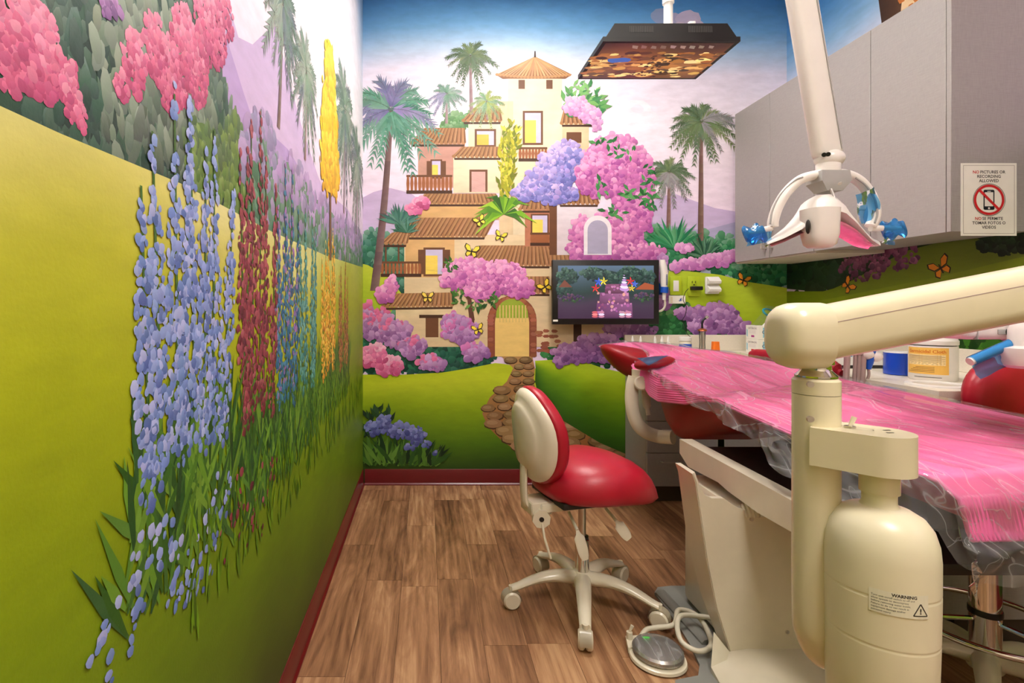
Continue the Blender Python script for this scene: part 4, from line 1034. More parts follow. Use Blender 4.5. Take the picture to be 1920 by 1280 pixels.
# ------------------------------------------------------------------ things on the back worktop
def boxtext(p, lines):
    for (s, u, w, size, c, al) in lines: text_paint(p, s, u, w, size, c, al)
gx0, gx1, gy0, gy1 = 1.975, 2.21, 3.18, 3.30
for k, (lab, sc) in enumerate((('lower white box of exam gloves with a red size mark', (206, 50, 40)), ('upper white box of exam gloves with a magenta size mark', (170, 40, 130)))):
    z0 = ZT+k*.084+.0005; z1 = z0+.083
    t = thing('glove_box', lab, 'glove box', (gx0, gy0, z0), 0, 'boxes of gloves on the back worktop')
    obj('carton', box(gx0, gx1, gy0, gy1, z0, z1, .001, 1), M['paper'], t)
    p = Paint(lambda u, w, o: (u, gy0-.0004-o, w), lambda x, y: (x, y), t, M['ink']); p.begin(0, 1e-5)
    p.face([(gx0+.03, z0+.008), (gx0+.045, z0+.02), (gx0+.045, z1-.012), (gx0+.03, z1-.012)], (140, 196, 214)); ring(p, gx0+.036, z0+.044, .006, .011, (120, 130, 140), 16)
    text_paint(p, 'CRITERION', gx0+.055, z1-.018, .023, (40, 40, 50), 'LEFT', .0005); text_paint(p, 'POWDER FREE', gx0+.055, z1-.033, .011, (50, 50, 60), 'LEFT')
    for r in range(4): p.face([(gx0+.065, z0+.012+r*.007), (gx0+.17, z0+.012+r*.007), (gx0+.17, z0+.014+r*.007), (gx0+.065, z0+.014+r*.007)], (190, 186, 180))
    p.end('front_print')
    p = Paint(lambda u, w, o: (gx0-.0004-o, u, w), lambda x, y: (x, y), t, M['ink']); p.begin(0, 1e-5)
    p.face([(gy1-.02, z0+.012), (gy1-.008, z0+.02), (gy1-.008, z1-.02), (gy1-.02, z1-.03)], (150, 200, 214))
    text_paint(p, 'CRITERION', gy0+.056, z1-.018, .017, (90, 60, 80), 'CENTER', 0, -1); p.face([(gy0+.035, z0+.012), (gy0+.065, z0+.012), (gy0+.065, z0+.024), (gy0+.035, z0+.024)], sc)
    for r in range(3): p.face([(gy0+.02, z0+.035+r*.007), (gy0+.09, z0+.035+r*.007), (gy0+.09, z0+.0365+r*.007), (gy0+.02, z0+.0365+r*.007)], (200, 180, 190))
    p.end('end_print')
# bag with teal band on the glove boxes
t = thing('bagged_mirror', 'teal ringed hand mirror in a clear bag on the glove boxes', 'hand mirror', (2.06, 3.24, 1.04))
c = P(1446, 588, 3.24)
obj('rim', tube([c+Vector((math.cos(k*math.pi/14)*.05*.95, math.sin(k*math.pi/14)*.02, math.sin(k*math.pi/14)*.026-math.cos(k*math.pi/14)*.014)) for k in range(28)], .006, 8, True), M['teal'], t)
obj('bag', loft([[Vector((1.99, 3.22, 1.0385)), Vector((2.12, 3.22, 1.0385)), Vector((2.12, 3.27, 1.0385)), Vector((1.99, 3.27, 1.0385))], [c+Vector((-.05, -.02, -.01)), c+Vector((.05, -.02, -.01)), c+Vector((.05, .03, .0)), c+Vector((-.04, .03, 0))], [c+Vector((-.02, 0, .05)), c+Vector((.03, 0, .04)), c+Vector((.03, .02, .04)), c+Vector((-.02, .02, .05))]]), M['clear'], t)
obj('handle', tube(smooth_path([P(1430, 612, 3.2)+Vector((0, 0, .002)), P(1437, 604, 3.2), P(1441, 594, 3.2), P(1443, 588, 3.22)], 5), [.003]+[.006]*12+[.003], 8), M['white'], t)
# jar, curing light, orange block, dropper bottles
jx, jy = 1.60, 3.30
t = thing('jar', 'small jar with white lid and blue label on the back worktop', 'jar', (jx, jy, ZT))
obj('glass', lathe([(.03, ZT), (.036, ZT+.004), (.036, ZT+.06), (.03, ZT+.068)], jx, jy), M['bone'], t); obj('label', lathe([(.0366, ZT+.008), (.0366, ZT+.052)], jx, jy, 32, False), M['blue'], t)
obj('lid', lathe([(.036, ZT+.069), (.037, ZT+.072), (.037, ZT+.092), (.034, ZT+.095)], jx, jy), M['white'], t)
kx, ky = 1.70, 3.29
t = thing('curing_light', 'clear handled curing light with copper collar standing on worktop', 'curing light', (kx, ky, ZT))
obj('base', lathe([(.045, ZT), (.045, ZT+.006), (.02, ZT+.012)], kx, ky), M['clear'], t); obj('body', lathe([(.018, ZT+.012), (.016, ZT+.06), (.019, ZT+.13)], kx, ky), M['clear'], t)
obj('core', lathe([(.008, ZT+.02), (.010, ZT+.125)], kx, ky), M['steel'], t); obj('collar', lathe([(.010, ZT+.129), (.028, ZT+.131), (.026, ZT+.139), (.010, ZT+.148)], kx, ky), M['copper'], t)
obj('neck', tube(smooth_path([(kx, ky, ZT+.145), (kx, ky, ZT+.185), (kx+.008, ky, ZT+.2), (kx+.028, ky, ZT+.215)], 5), .006, 10), M['black'], t); obj('tip', cyl((kx+.02, ky, ZT+.209), (kx+.034, ky, ZT+.22), .009), M['chrome'], t)
ox, oy = 1.76, 3.25
t = thing('orange_holder', 'small orange block holder on the back worktop', 'holder', (ox, oy, ZT))
obj('block', bevel(loft([superring(ox, oy, ZT, .022, .02, 24, 5), superring(ox, oy, ZT+.068, .018, .017, 24, 5)]), .003), M['orange'], t)
for k, px in enumerate((1186, 1201, 1228, 1241, 1253)):
    y = 3.27; x = P(px, 0, y).x
    t = thing('dropper_bottle', 'small white dropper bottle, %s in the row behind the headrest' % ('first', 'second', 'third', 'fourth', 'last')[k], 'bottle', (x, y, ZT), 0, 'dropper bottles behind the headrest')
    obj('body', lathe([(.012, ZT), (.014, ZT+.004), (.014, ZT+.055), (.008, ZT+.062)], x, y, 20), M['white'], t); obj('cap', lathe([(.008, ZT+.063), (.008, ZT+.078), (.003, ZT+.1)], x, y, 16), M['white'], t)

# ------------------------------------------------------------------ things on the right worktop
wx, wy = 1.945, 2.05
t = thing('wipes_canister', 'white canister of germicidal wipes with a yellow label', 'canister', (wx, wy, ZT))
Rw = .0715
obj('tub', lathe([(.067, ZT), (Rw, ZT+.006), (Rw, ZT+.132)], wx, wy, 48), M['white'], t)
obj('lid', lathe([(Rw+.001, ZT+.136), (Rw+.002, ZT+.139), (Rw+.002, ZT+.152), (Rw-.001, ZT+.155), (Rw-.002, ZT+.160), (.062, ZT+.167), (.060, ZT+.174), (.05, ZT+.177)], wx, wy, 48), M['white'], t)
am = math.atan2(-wy, -wx)                       # label faces the dental chair
def cylmap(cx, cy, r, a0): return lambda u, w, o: (cx+(r+.0004+o)*math.cos(a0+u/r), cy+(r+.0004+o)*math.sin(a0+u/r), w)
p = Paint(cylmap(wx, wy, Rw, am-.35), lambda x, y: (x, y), t, M['ink'])
p.begin(0, 1e-5)
def patch(p, x0, z0, x1, z1, c, n=10):
    for k in range(n): p.face([(lerp(x0, x1, k/n), z0), (lerp(x0, x1, (k+1)/n), z0), (lerp(x0, x1, (k+1)/n), z1), (lerp(x0, x1, k/n), z1)], c)
patch(p, -.065, ZT+.026, .072, ZT+.126, (240, 190, 90), 16)
text_paint(p, 'Germicidal Cloth', .004, ZT+.111, .017, (210, 110, 30), 'CENTER', .0004)
patch(p, -.06, ZT+.060, .062, ZT+.100, (246, 220, 160), 12)
for r in range(9): patch(p, -.056, ZT+.063+r*.004, .05+.01*(r % 2), ZT+.0645+r*.004, (176, 150, 110), 8)
for r in range(4): patch(p, -.056+.01*r, ZT+.034+r*.006, .03, ZT+.0355+r*.006, (150, 110, 60), 6)
patch(p, -.03, ZT+.014, .05, ZT+.016, (90, 84, 80), 6); p.end('label_print')
t = thing('barrier_film_roll', 'roll of dark blue barrier film beside the wipes canister', 'film roll', (1.965, 2.205, ZT))
bx_, by_ = 1.965, 2.205
rib = []
for k in range(72): a = 2*math.pi*k/72; r = .0595+(.0012 if k % 2 else 0); rib.append((r*math.cos(a), r*math.sin(a)))
obj('roll', loft([[Vector((bx_+x, by_+y, z)) for x, y in rib] for z in (ZT+.002, ZT+.09)], True), M['blue_roll'], t)
obj('core', flatring((bx_, by_), .02, .058, ZT+.0905, ZT+.094), M['white'], t)
t = thing('white_appliance', 'low white countertop appliance with a black base behind the hoses', 'appliance', (1.94, 2.58, ZT))
obj('base', box(1.80, 2.08, 2.42, 2.75, ZT, ZT+.014, .004), M['black'], t)
obj('cover', bevel(prism([(1.80, y, z) for y, z in ((2.42, ZT+.015), (2.42, ZT+.12), (2.47, ZT+.15), (2.75, ZT+.15), (2.75, ZT+.015))], (.28, 0, 0)), .012, 3), M['white'], t)
obj('knob', cyl((2.05, 2.43, ZT+.125), (2.06, 2.395, ZT+.13), .022), M['black'], t)

# ------------------------------------------------------------------ ceiling television, screen down
TZ = 2.135; ty0, ty1 = 1.98, 2.31; tx0, tx1 = .655, 1.165
t = thing('ceiling_television', 'flat black television hung screen down from a white ceiling pole', 'television', (.9, 2.15, ZC))
obj('bezel', bevel(prism([(tx0, ty0, TZ), (tx1, ty0, TZ), (tx1, ty1, TZ), (tx0, ty1, TZ)], (0, 0, .018)), .003), M['black'], t)
obj('rear_case', bevel(loft([[Vector((tx0+.012, ty0+.003, TZ+.018)), Vector((tx1-.012, ty0+.003, TZ+.018)), Vector((tx1-.012, ty1-.01, TZ+.018)), Vector((tx0+.012, ty1-.01, TZ+.018))], [Vector((tx0+.045, ty0+.006, TZ+.07)), Vector((tx1-.045, ty0+.006, TZ+.07)), Vector((tx1-.05, ty1-.05, TZ+.07)), Vector((tx0+.05, ty1-.05, TZ+.07))]]), .004), M['black'], t)
def case_pt(x, z): return Vector((x, ty0+.003+(z-TZ-.018)/.052*.003-.0008, z))
for c in (.80, 1.02):
    for k in range(14):
        x = c-.045+k*.0065
        obj('vent_slot', prism([case_pt(x, TZ+.036), case_pt(x+.003, TZ+.036), case_pt(x+.003, TZ+.06), case_pt(x, TZ+.06)], (0, .001, 0)), M['vent'], t, smooth=0)
S = Paint(lambda u, w, o: (u, w, TZ-.0004-o), lambda a, b: (lerp(tx0+.014, tx1-.014, a), lerp(ty0+.012, ty1-.012, b)), t, M['screen'])
S.begin(0, 2e-6)
S.grid(lambda a, b: S.m(a, b), 16, 16, lambda u, w, a, b: interp([(0, (52, 24, 20)), (.3, (104, 58, 30)), (.6, (150, 92, 46)), (1, (78, 42, 26))], b+.1*math.sin(a*6)))
for k in range(150):
    a, b = random.random(), random.uniform(.25, .95); u, w = S.m(a, b); S.blob(u, w, random.uniform(.008, .024), jit(random.choice([(196, 140, 70), (150, 90, 40), (90, 50, 26), (220, 180, 110), (60, 36, 24)]), 14), 8, 1.4, .7)
for k in range(60):
    u, w = S.m(random.uniform(.42, .66), random.uniform(.3, .95)); S.blob(u, w, .006, (50, 28, 16), 6)
u, w = S.m(.2, .45); S.blob(u, w, .03, (40, 84, 150), 10, 1.6, .7)
for k in range(9): u, w = S.m(.25+k*.075, .1); S.blob(u, w, .014, jit((120, 90, 80), 20), 4, 1.3, .8, .78)
S.end('screen_picture')
mx, my = .965, 2.13
obj('mount_plate', join(box(mx-.1, mx+.1, my-.06, my+.06, TZ+.07, TZ+.078, .002), box(mx-.085, mx-.06, my-.05, my+.05, TZ+.076, TZ+.10, .003), box(mx+.06, mx+.085, my-.05, my+.05, TZ+.076, TZ+.13, .003)), M['white'], t)
obj('knuckle', join(cyl((mx-.09, my, TZ+.095), (mx+.09, my, TZ+.095), .013), box(mx-.03, mx+.03, my-.03, my+.03, TZ+.076, TZ+.125, .006)), M['white'], t)
obj('pole', join(cyl((mx, my, TZ+.1), (mx, my, 2.42), .017), cyl((mx, my, 2.36), (mx, my, ZC), .022), cyl((mx, my, ZC-.02), (mx, my, ZC), .07)), M['white'], t)
obj('cable', tube(smooth_path([(mx-.06, my, TZ+.09), (mx-.11, my-.02, TZ+.115), (mx-.17, my-.02, TZ+.10), (mx-.2, my-.02, TZ+.05)], 6), .006, 8), M['white'], t)

# ------------------------------------------------------------------ dental operating light on its ceiling arm
LY = 1.55
def L(px, py, dy=0): return P(px, py, LY+dy)
t = thing('dental_light', 'white dental operating light on a long arm reaching down from the ceiling', 'dental light', (1.0, LY, ZC))
a, b = L(1552, 296), L(1503, 0); dirv = (b-a).normalized(); top = a+dirv*((ZC-a.z)/dirv.z)
def obar(p0, p1, w, d, bv):
    bm = box(-w/2, w/2, -d/2, d/2, 0, (p1-p0).length, bv, 3); return orient(bm, None, p1-p0, p0)
obj('drop_arm', obar(a, top, .076, .05, .018), M['lamp'], t)
obj('arm_seam', obar(a+Vector((.022, -.0262, .02)), top+Vector((.022, -.0262, -.02)), .003, .002, 0), M['lampgrey'], t)
obj('cable_hole', [cyl(L(1545, 290, -.03), L(1545, 290, -.02), .006), cyl(L(1553, 289, -.03), L(1553, 289, -.02), .006)][0], M['black'], t)
obj('cable_hole', cyl(L(1553, 289, -.03), L(1553, 289, -.02), .006), M['black'], t)
obj('ceiling_canopy', cyl((top.x, top.y, ZC-.04), (top.x, top.y, ZC), .11, bev=.01), M['lamp'], t)
obj('elbow', ellipsoid(L(1555, 298), .038, .038, .028), M['lamp'], t)
obj('swivel', lathe([(.02, L(0, 326).z), (.03, L(0, 324).z), (.031, L(0, 309).z), (.028, L(0, 300).z)], L(1553, 0).x, LY), M['lamp'], t)
yk = obj('yoke', tube(smooth_path([L(1449, 425), L(1450, 412), L(1458, 388), L(1475, 360), L(1500, 337), L(1530, 328), L(1556, 326), L(1585, 327), L(1612, 340), L(1632, 366), L(1640, 392), L(1638, 412), L(1632, 424)], 6), .0135, 12, flat=1.3), M['lamp'], t)
obj('yoke_strip', tube(smooth_path([L(1444, 420, -.016), L(1449, 392, -.016), L(1466, 360, -.016), L(1490, 338, -.016), L(1505, 332, -.016)], 5), .003, 6), M['lampgrey'], yk)
obj('yoke_strip', tube(smooth_path([L(1604, 333, -.016), L(1624, 348, -.016), L(1640, 374, -.016), L(1645, 400, -.016), L(1640, 418, -.016)], 5), .003, 6), M['lampgrey'], yk)
c = L(1553, 340); hb = bevel(loft([[c+Vector((sx*.040, sy*.03, .026)) for sx, sy in ((-1, -1), (1, -1), (1, 1), (-1, 1))], [c+Vector((sx*.042, sy*.034, -.005)) for sx, sy in ((-1, -1), (1, -1), (1, 1), (-1, 1))], [c+Vector((sx*.022, sy*.026, -.032)) for sx, sy in ((-1, -1), (1, -1), (1, 1), (-1, 1))]]), .007, 3)
hub = obj('hub', hb, M['lampgrey'], t)
obj('power_mark', cyl(c+Vector((.008, -.033, -.014)), c+Vector((.008, -.0335, -.0145)), .006), M['white'], hub)
obj('switch_stick', cyl(L(1558, 354, -.03), L(1567, 376, -.04), .0035), M['steel'], t)
# curved head shell
cx0, cx1 = L(1432, 0).x, L(1645, 0).x
def shell(th):
    rings = []; n = 28
    for i in range(n+1):
        f = i/n; px = lerp(1433, 1643, f); x = L(px, 0).x
        zt = interp([(0, 455), (.12, 440), (.25, 420), (.34, 400), (.40, 375), (.47, 365), (.53, 365), (.60, 375), (.66, 402), (.76, 424), (.88, 444), (1, 452)], f)
        zb = interp([(0, 457), (.12, 446), (.25, 430), (.4, 405), (.5, 398), (.6, 402), (.75, 428), (.88, 450), (1, 459)], f)
        dw = interp([(0, .015), (.1, .03), (.3, .05), (.5, .055), (.7, .05), (.9, .03), (1, .015)], f)
        zt_, zb_ = L(0, zt).z, L(0, zb).z-th
        zt_ = max(zt_, zb_+.006)
        rings.append([Vector((x, LY-dw, zb_)), Vector((x, LY-dw*.96, lerp(zb_, zt_, .5))), Vector((x, LY-dw*.6, lerp(zb_, zt_, .9))), Vector((x, LY, zt_)), Vector((x, LY+dw*.6, lerp(zb_, zt_, .9))), Vector((x, LY+dw*.96, lerp(zb_, zt_, .5))), Vector((x, LY+dw, zb_))])
    return loft(rings)
hd = obj('lamp_head', shell(.004), M['lamp'], t, smooth=50)
for sg in (1, -1):
    f0, f1 = (.58, .97) if sg > 0 else (.03, .40)
    rings = []
    for i in range(13):
        f = lerp(f0, f1, i/12); x = L(lerp(1433, 1643, f), 0).x
        zb = L(0, interp([(0, 457), (.12, 446), (.25, 432), (.4, 414), (.5, 408), (.6, 412), (.75, 430), (.88, 450), (1, 459)], f)).z-.0045
        dw = interp([(0, .012), (.1, .03), (.3, .046), (.5, .05), (.7, .046), (.9, .03), (1, .012)], f)
        rings.append([Vector((x, LY-dw, zb-.010)), Vector((x, LY-dw*.5, zb-.002)), Vector((x, LY+dw*.5, zb-.002)), Vector((x, LY+dw, zb-.010))])
    obj('reflector', loft(rings, False, False), M['reflector'], hd)
hc = P(1537, 0, LY-.045).x
def hz(py): return P(0, py, LY-.045).z
obj('lamp_housing', bevel(loft([superring(hc, LY-.045, hz(392), .043, .042, 28, 3), superring(hc, LY-.045, hz(440), .041, .04, 28, 3), superring(hc, LY-.045, hz(458), .035, .035, 28, 3), superring(hc, LY-.045, hz(464), .026, .026, 28, 3)]), .002), M['lamp'], t)
obj('housing_slot', ellipsoid(P(1515, 425, LY-.062), .005, .008, .020), M['dark'], t)
# side handles with blue barrier film
for (p0, p1, sg) in ((L(1446, 428), L(1402, 436), -1), (L(1632, 428), L(1688, 427), 1)):
    obj('handle', tube([p0, lerp(p0, p1, .6), p1], [.009, .008, .006], 12), M['lamp'], t)
    q = p1
    bm = ellipsoid(q+Vector((-sg*.02, 0, -.004)), .036, .024, .022, 16, 10, lambda v: v+Vector((0, 0, .008*math.sin(v.x*160)+.006*math.sin(v.y*190))))
    obj('handle_film', bm, M['bluefilm'], t)
def sheet(c, du, dv, n, m, amp, mat, nm, par):
    bm = bmesh.new(); g = []
    for j in range(m+1):
        r = []
        for i in range(n+1):
            a, b = i/n, j/m; nrm = Vector(du).cross(Vector(dv)).normalized()
            r.append(bm.verts.new(Vector(c)+Vector(du)*a+Vector(dv)*b+nrm*amp*(math.sin(a*7+b*4)+.6*math.sin(b*11-a*5))))
        g.append(r)
    for j in range(m):
        for i in range(n): bm.faces.new((g[j][i], g[j][i+1], g[j+1][i+1], g[j+1][i]))
    return obj(nm, bm, M[mat], par)
for (c0, du, dv) in ((L(1399, 462), (.07, 0, .015), (.004, .0, .045)), (L(1652, 455), (.05, .02, -.005), (.012, 0, .05)), (L(1604, 365, -.02), (.03, .02, -.08), (.05, -.01, .02)), (L(1626, 375, .02), (.012, .03, -.07), (.03, .0, .0))):
    sheet(c0, du, dv, 10, 8, .005, 'bluefilm', 'handle_film', t)

# ------------------------------------------------------------------ dental chair
t = thing('dental_chair', 'reclined dental chair with dark red upholstery and white pedestal', 'dental chair', (1.3, 1.9, 0))
CHAIR = t
# station table of the upper surface: Y -> (left x, right x, left z, middle z, right z, drop of the mat on the left side)
ST = [(1.03, (1.055, 1.615, .70, .705, .71, .0)), (1.05, (1.055, 1.615, .77, .785, .79, .0)), (1.10, (1.05, 1.615, .80, .82, .825, .0)), (1.20, (1.05, 1.615, .80, .83, .84, .004)), (1.5, (1.06, 1.615, .785, .842, .85, .006)), (1.75, (1.065, 1.61, .80, .862, .860, .008)), (1.93, (1.068, 1.605, .815, .848, .864, .010)), (2.06, (1.07, 1.60, .805, .816, .872, .02)),
      (2.16, (1.07, 1.60, .815, .836, .882, .06)), (2.3, (1.07, 1.57, .826, .868, .895, .09)), (2.45, (1.085, 1.53, .835, .885, .908, .12)), (2.6, (1.11, 1.50, .845, .905, .922, .13)), (2.66, (1.12, 1.47, .85, .91, .925, .12)), (2.74, (1.07, 1.41, .868, .918, .928, .02)), (2.85, (1.01, 1.36, .90, .932, .935, .004)), (2.96, (.975, 1.33, .925, .945, .94, .0)), (3.02, (.98, 1.31, .93, .948, .938, .0))]
def top_pt(Y, t, lift=0, wob=0):
    """t in 0..1 across (left edge to right edge)"""
    xl, xr, zl, zm, zr, h = interp(ST, Y)
    x = lerp(xl, xr, t)
    z = (zl*(1-t)*(1-2*t)+4*zm*t*(1-t)+zr*t*(2*t-1))
    return Vector((x, Y, z+lift))
def slab(name, Ys, mat, thick, inset0, inset1, tops=-.014, n=14, parent=t):
    """upholstered section: upper face follows the chair surface, lower face from `thick`(Y)"""
    rings = []
    for Y in Ys:
        tp = [top_pt(Y, lerp(inset0, 1-inset1, k/n), tops) for k in range(n+1)]
        zb = thick(Y); m = len(tp); e = .03
        lo = []
        for k in range(n, -1, -1):
            f = k/n; p = tp[k]; edge = min(f, 1-f); lo.append(Vector((lerp(tp[0].x, tp[-1].x, .06+.88*f), p.y, zb+.05*max(0, 1-edge*7)**2)))
        sidel = Vector((tp[0].x-.012, Y, lerp(lo[-1].z, tp[0].z, .6))); sider = Vector((tp[-1].x+.012, Y, lerp(lo[0].z, tp[-1].z, .6)))
        rings.append([sidel]+tp+[sider]+lo)
    return obj(name, loft(rings), mat, parent, smooth=60)
def frange(a, b, n): return [lerp(a, b, k/n) for k in range(n+1)]
slab('backrest', frange(1.72, 2.64, 18), M['vinyl_d'], lambda Y: interp([(1.72, .755), (1.9, .70), (2.2, .62), (2.42, .545), (2.52, .545), (2.6, .62), (2.64, .70)], Y), .04, .05)
slab('seat', [1.075]+frange(1.10, 1.70, 12), M['vinyl_d'], lambda Y: interp([(1.075, .73), (1.12, .69), (1.3, .69), (1.70, .72)], Y), .05, .05)
# headrest: dished pad with raised side lobes
def hr_fn(p):
    f = p.x/.19; return Vector((p.x, p.y, p.z+.035*f*f-(.05*max(0, -p.z)/.07)*(1-f*f)+(-.03*f)))
hr = obj('headrest', ellipsoid((1.12, 2.86, .868), .185, .14, .062, 32, 18, hr_fn), M['vinyl_d'], t)
obj('headrest_lobe', ellipsoid((0, 0, 0), .100, .06, .034, 24, 14), M['vinyl_d'], t, local=True).location = Vector((1.125, 2.63, .872))-ORIG[t.name]
ob = bpy.data.objects['headrest_lobe']; ob.rotation_euler = (0, math.radians(-9), math.radians(-6))
bm = bmesh.new(); vs3 = [P(1194, 671, 2.575), P(1254, 666, 2.575), P(1240, 673, 2.55), P(1216, 685, 2.548)]
for v in vs3: bm.verts.new(v)
bm.faces.new(bm.verts); obj('blue_tab', bm, M['bluefilm'], hr)
# headrest bracket
q = lambda px, py, dy=0: P(px, py, 2.72+dy)
br = obj('headrest_bracket', tube(smooth_path([q(1190, 706), q(1186, 722), q(1184, 745), q(1187, 772), q(1196, 795), q(1212, 810), q(1235, 818), q(1262, 820, -.08)], 5), .034, 14, flat=.62, up=(1, 0, 0)), M['bone'], t)
obj('bracket_joint', cyl(q(1203, 718, -.05), q(1203, 718, .06), .036, bev=.006), M['bone'], br)
obj('bracket_neck', tube([q(1196, 708), q(1196, 692)], .03, 14), M['bone'], br)
obj('bracket_strut', tube(smooth_path([q(1213, 722, .03), q(1212, 750, .03), q(1216, 778, .02)], 5), [.026]*4+[.022]*4+[.012]*3, 12, flat=.6, up=(1, 0, 0)), M['bone'], br)
# right armrest
obj('armrest', tube(smooth_path([(1.655, 2.72, .895), (1.655, 2.66, .905), (1.655, 2.45, .91), (1.65, 2.2, .905), (1.65, 2.12, .885)], 5), [.014]+[.03]*3+[.034]*13+[.03]*2+[.014]*2, 14, flat=.7), M['vinyl'], t)
obj('armrest_stem', tube(smooth_path([(1.655, 2.45, .90), (1.65, 2.44, .78), (1.60, 2.42, .70), (1.45, 2.40, .66)], 5), .02, 10), M['bone'], t)
# seat frame beam, dark tray, pedestal and floor plate
bw = .985
prof = [(2.12, .625), (1.30, .615), (1.12, .60), (1.12, .535), (1.30, .535), (1.62, .525), (1.78, .535), (1.84, .545), (2.05, .535), (2.12, .57)]
obj('seat_beam', bevel(prism([(bw+.02, y, z) for y, z in prof], (.05, 0, 0)), .008), M['bone'], t)
obj('seat_beam', bevel(prism([(1.40, y, z) for y, z in prof], (.05, 0, 0)), .008), M['bone'], t)
obj('frame_tray', box(bw+.07, 1.40, 1.14, 2.10, .575, .60, .003), M['dark'], t)
obj('bolt', cyl((1.06, 1.83, .60), (1.06, 1.83, .612), .009, 8), M['steel'], t)
obj('frame_block', box(1.22, 1.40, 1.3, 1.9, .60, .68, .02), M['dark'], t)
obj('ribbed_conduit', tube([Vector((1.02+.3*k/60, 1.72-.1*k/60, .49+.06*math.sin(k/60*1.4))) for k in range(61)], [.022+.003*(k % 2) for k in range(61)], 10), M['hose'], t)
# pedestal cover: frontal panel with returned left side and dipped top edge
PY = 1.70
def pp(px, py): return P(px, py, PY)
face = [pp(1372, 1240), pp(1350, 1160), pp(1330, 1060), pp(1316, 960), pp(1306, 900), pp(1292, 888), pp(1312, 930), pp(1335, 934), pp(1355, 934), pp(1378, 948), pp(1402, 960), pp(1430, 955), pp(1470, 952), pp(1560, 962), pp(1640, 1000), pp(1650, 1240)]
face = [pp(1376, 1240), pp(1345, 1140), pp(1327, 1050), pp(1314, 960), pp(1306, 905), pp(1300, 890), pp(1308, 905), pp(1322, 928), pp(1335, 934), pp(1357, 934), pp(1372, 945), pp(1392, 956), pp(1415, 957), pp(1470, 951), pp(1560, 965), pp(1610, 1000), pp(1620, 1240)]
ped = obj('pedestal_panel', bevel(prism(face, (0, .02, 0)), .004), M['bone'], t)
def side(off): return [pp(px, py)+Vector((0, 0, 0)) for px, py in off]
outer = [(1376, 1240), (1345, 1140), (1327, 1050), (1314, 960), (1306, 905), (1300, 888)]
rings = []
for (px, py) in outer:
    a = pp(px, py); d = interp([(885, .12), (1100, .13), (1128, .13), (1150, .08), (1240, .07)], py)
    rings.append([a+Vector((-.004, 0, 0)), a+Vector((-.002, d, 0)), a+Vector((.016, d, 0)), a+Vector((.014, .018, 0))])
obj('pedestal_side', bevel(loft(rings), .003), M['bone'], t)
obj('pedestal_core', box(1.0, 1.36, PY+.03, 2.08, .02, .50, .02), M['bone'], t)
for (px, py) in ((1409, 973), (1476, 1184)): obj('screw', cyl(pp(px, py)-Vector((0, .003, 0)), pp(px, py), .006, 12), M['steel'], t)
# foot cover (front) and grey floor plate
fc = [(1330, 1195), (1316, 1243), (1345, 1300)]
rings = []
for (y, x0, z0) in ((1.70, .915, .115), (1.66, .885, .03), (1.60, .885, .012), (1.45, .90, .01), (1.2, .96, .01)):
    rings.append([Vector((x0, y, .002)), Vector((x0, y, z0)), Vector((x0+.05, y, .052)), Vector((x0+.10, y, .06)), Vector((1.36, y, .06)), Vector((1.395, y, .03)), Vector((1.395, y, .002))])
obj('foot_cover', bevel(loft(rings), .004), M['bone'], t)
plate = [(.91, 2.13), (.94, 2.17), (1.0, 2.18), (1.38, 2.18), (1.38, 1.72), (.95, 1.72), (.95, 1.62), (.89, 1.55), (.76, 1.55), (.74, 1.59), (.76, 1.63), (.84, 1.65), (.87, 1.70), (.89, 1.80), (.90, 1.90)]
obj('floor_plate', bevel(prism([(x, y, .0005) for x, y in plate], (0, 0, .010)), .003), M['plate'], t)
obj('plate_ridge', tube([(.93, 2.12, .012), (.95, 1.80, .012)], .016, 10, flat=1.4), M['plate'], t)

# pink ribbed mat lying on the chair
def mat_pt(Y, s, lift=0, hang=None, rib=True):
    """s: arc position; negative = hanging part on the left side"""
    xl, xr, zl, zm, zr, h = interp(ST, Y)
    if s < 0:
        p = top_pt(Y, 0); return Vector((p.x-.014-.012*min(1, -s*20), Y, p.z+s+.004))
    return top_pt(Y, s)
bm = bmesh.new(); rows = []
NY, NR = 150, 68
Yall = []
for k in range(NY+1): Yall.append(lerp(1.026, 3.02, (k/NY)**1.12))
for Y in Yall:
    h = interp(ST, Y)[5]; r = []
    rf = 1.0
    for k in range(NR*4+1):
        f = k/(NR*4); wdt = .56; tot = h+wdt; s = f*tot-h
        p = mat_pt(Y, s if s < 0 else s/wdt)
        rip = .0022*math.cos(2*math.pi*f*NR)
        if s < 0: p.x -= rip
        else: p.z += rip
        r.append(bm.verts.new(p))
    rows.append(r)
for a, b in zip(rows, rows[1:]):
    for i in range(len(a)-1): bm.faces.new((a[i], a[i+1], b[i+1], b[i]))
mat_o = obj('chair_mat', bm, M['pink'], None, smooth=60)
md = mat_o.modifiers.new('thick', 'SOLIDIFY'); md.thickness = .009; md.offset = -1 if sum(p_.normal.z for p_ in mat_o.data.polygons) > 0 else 1      # thickness grows downwards
tag(mat_o, 'hot pink ribbed rubber mat laid along the dental chair', 'mat')

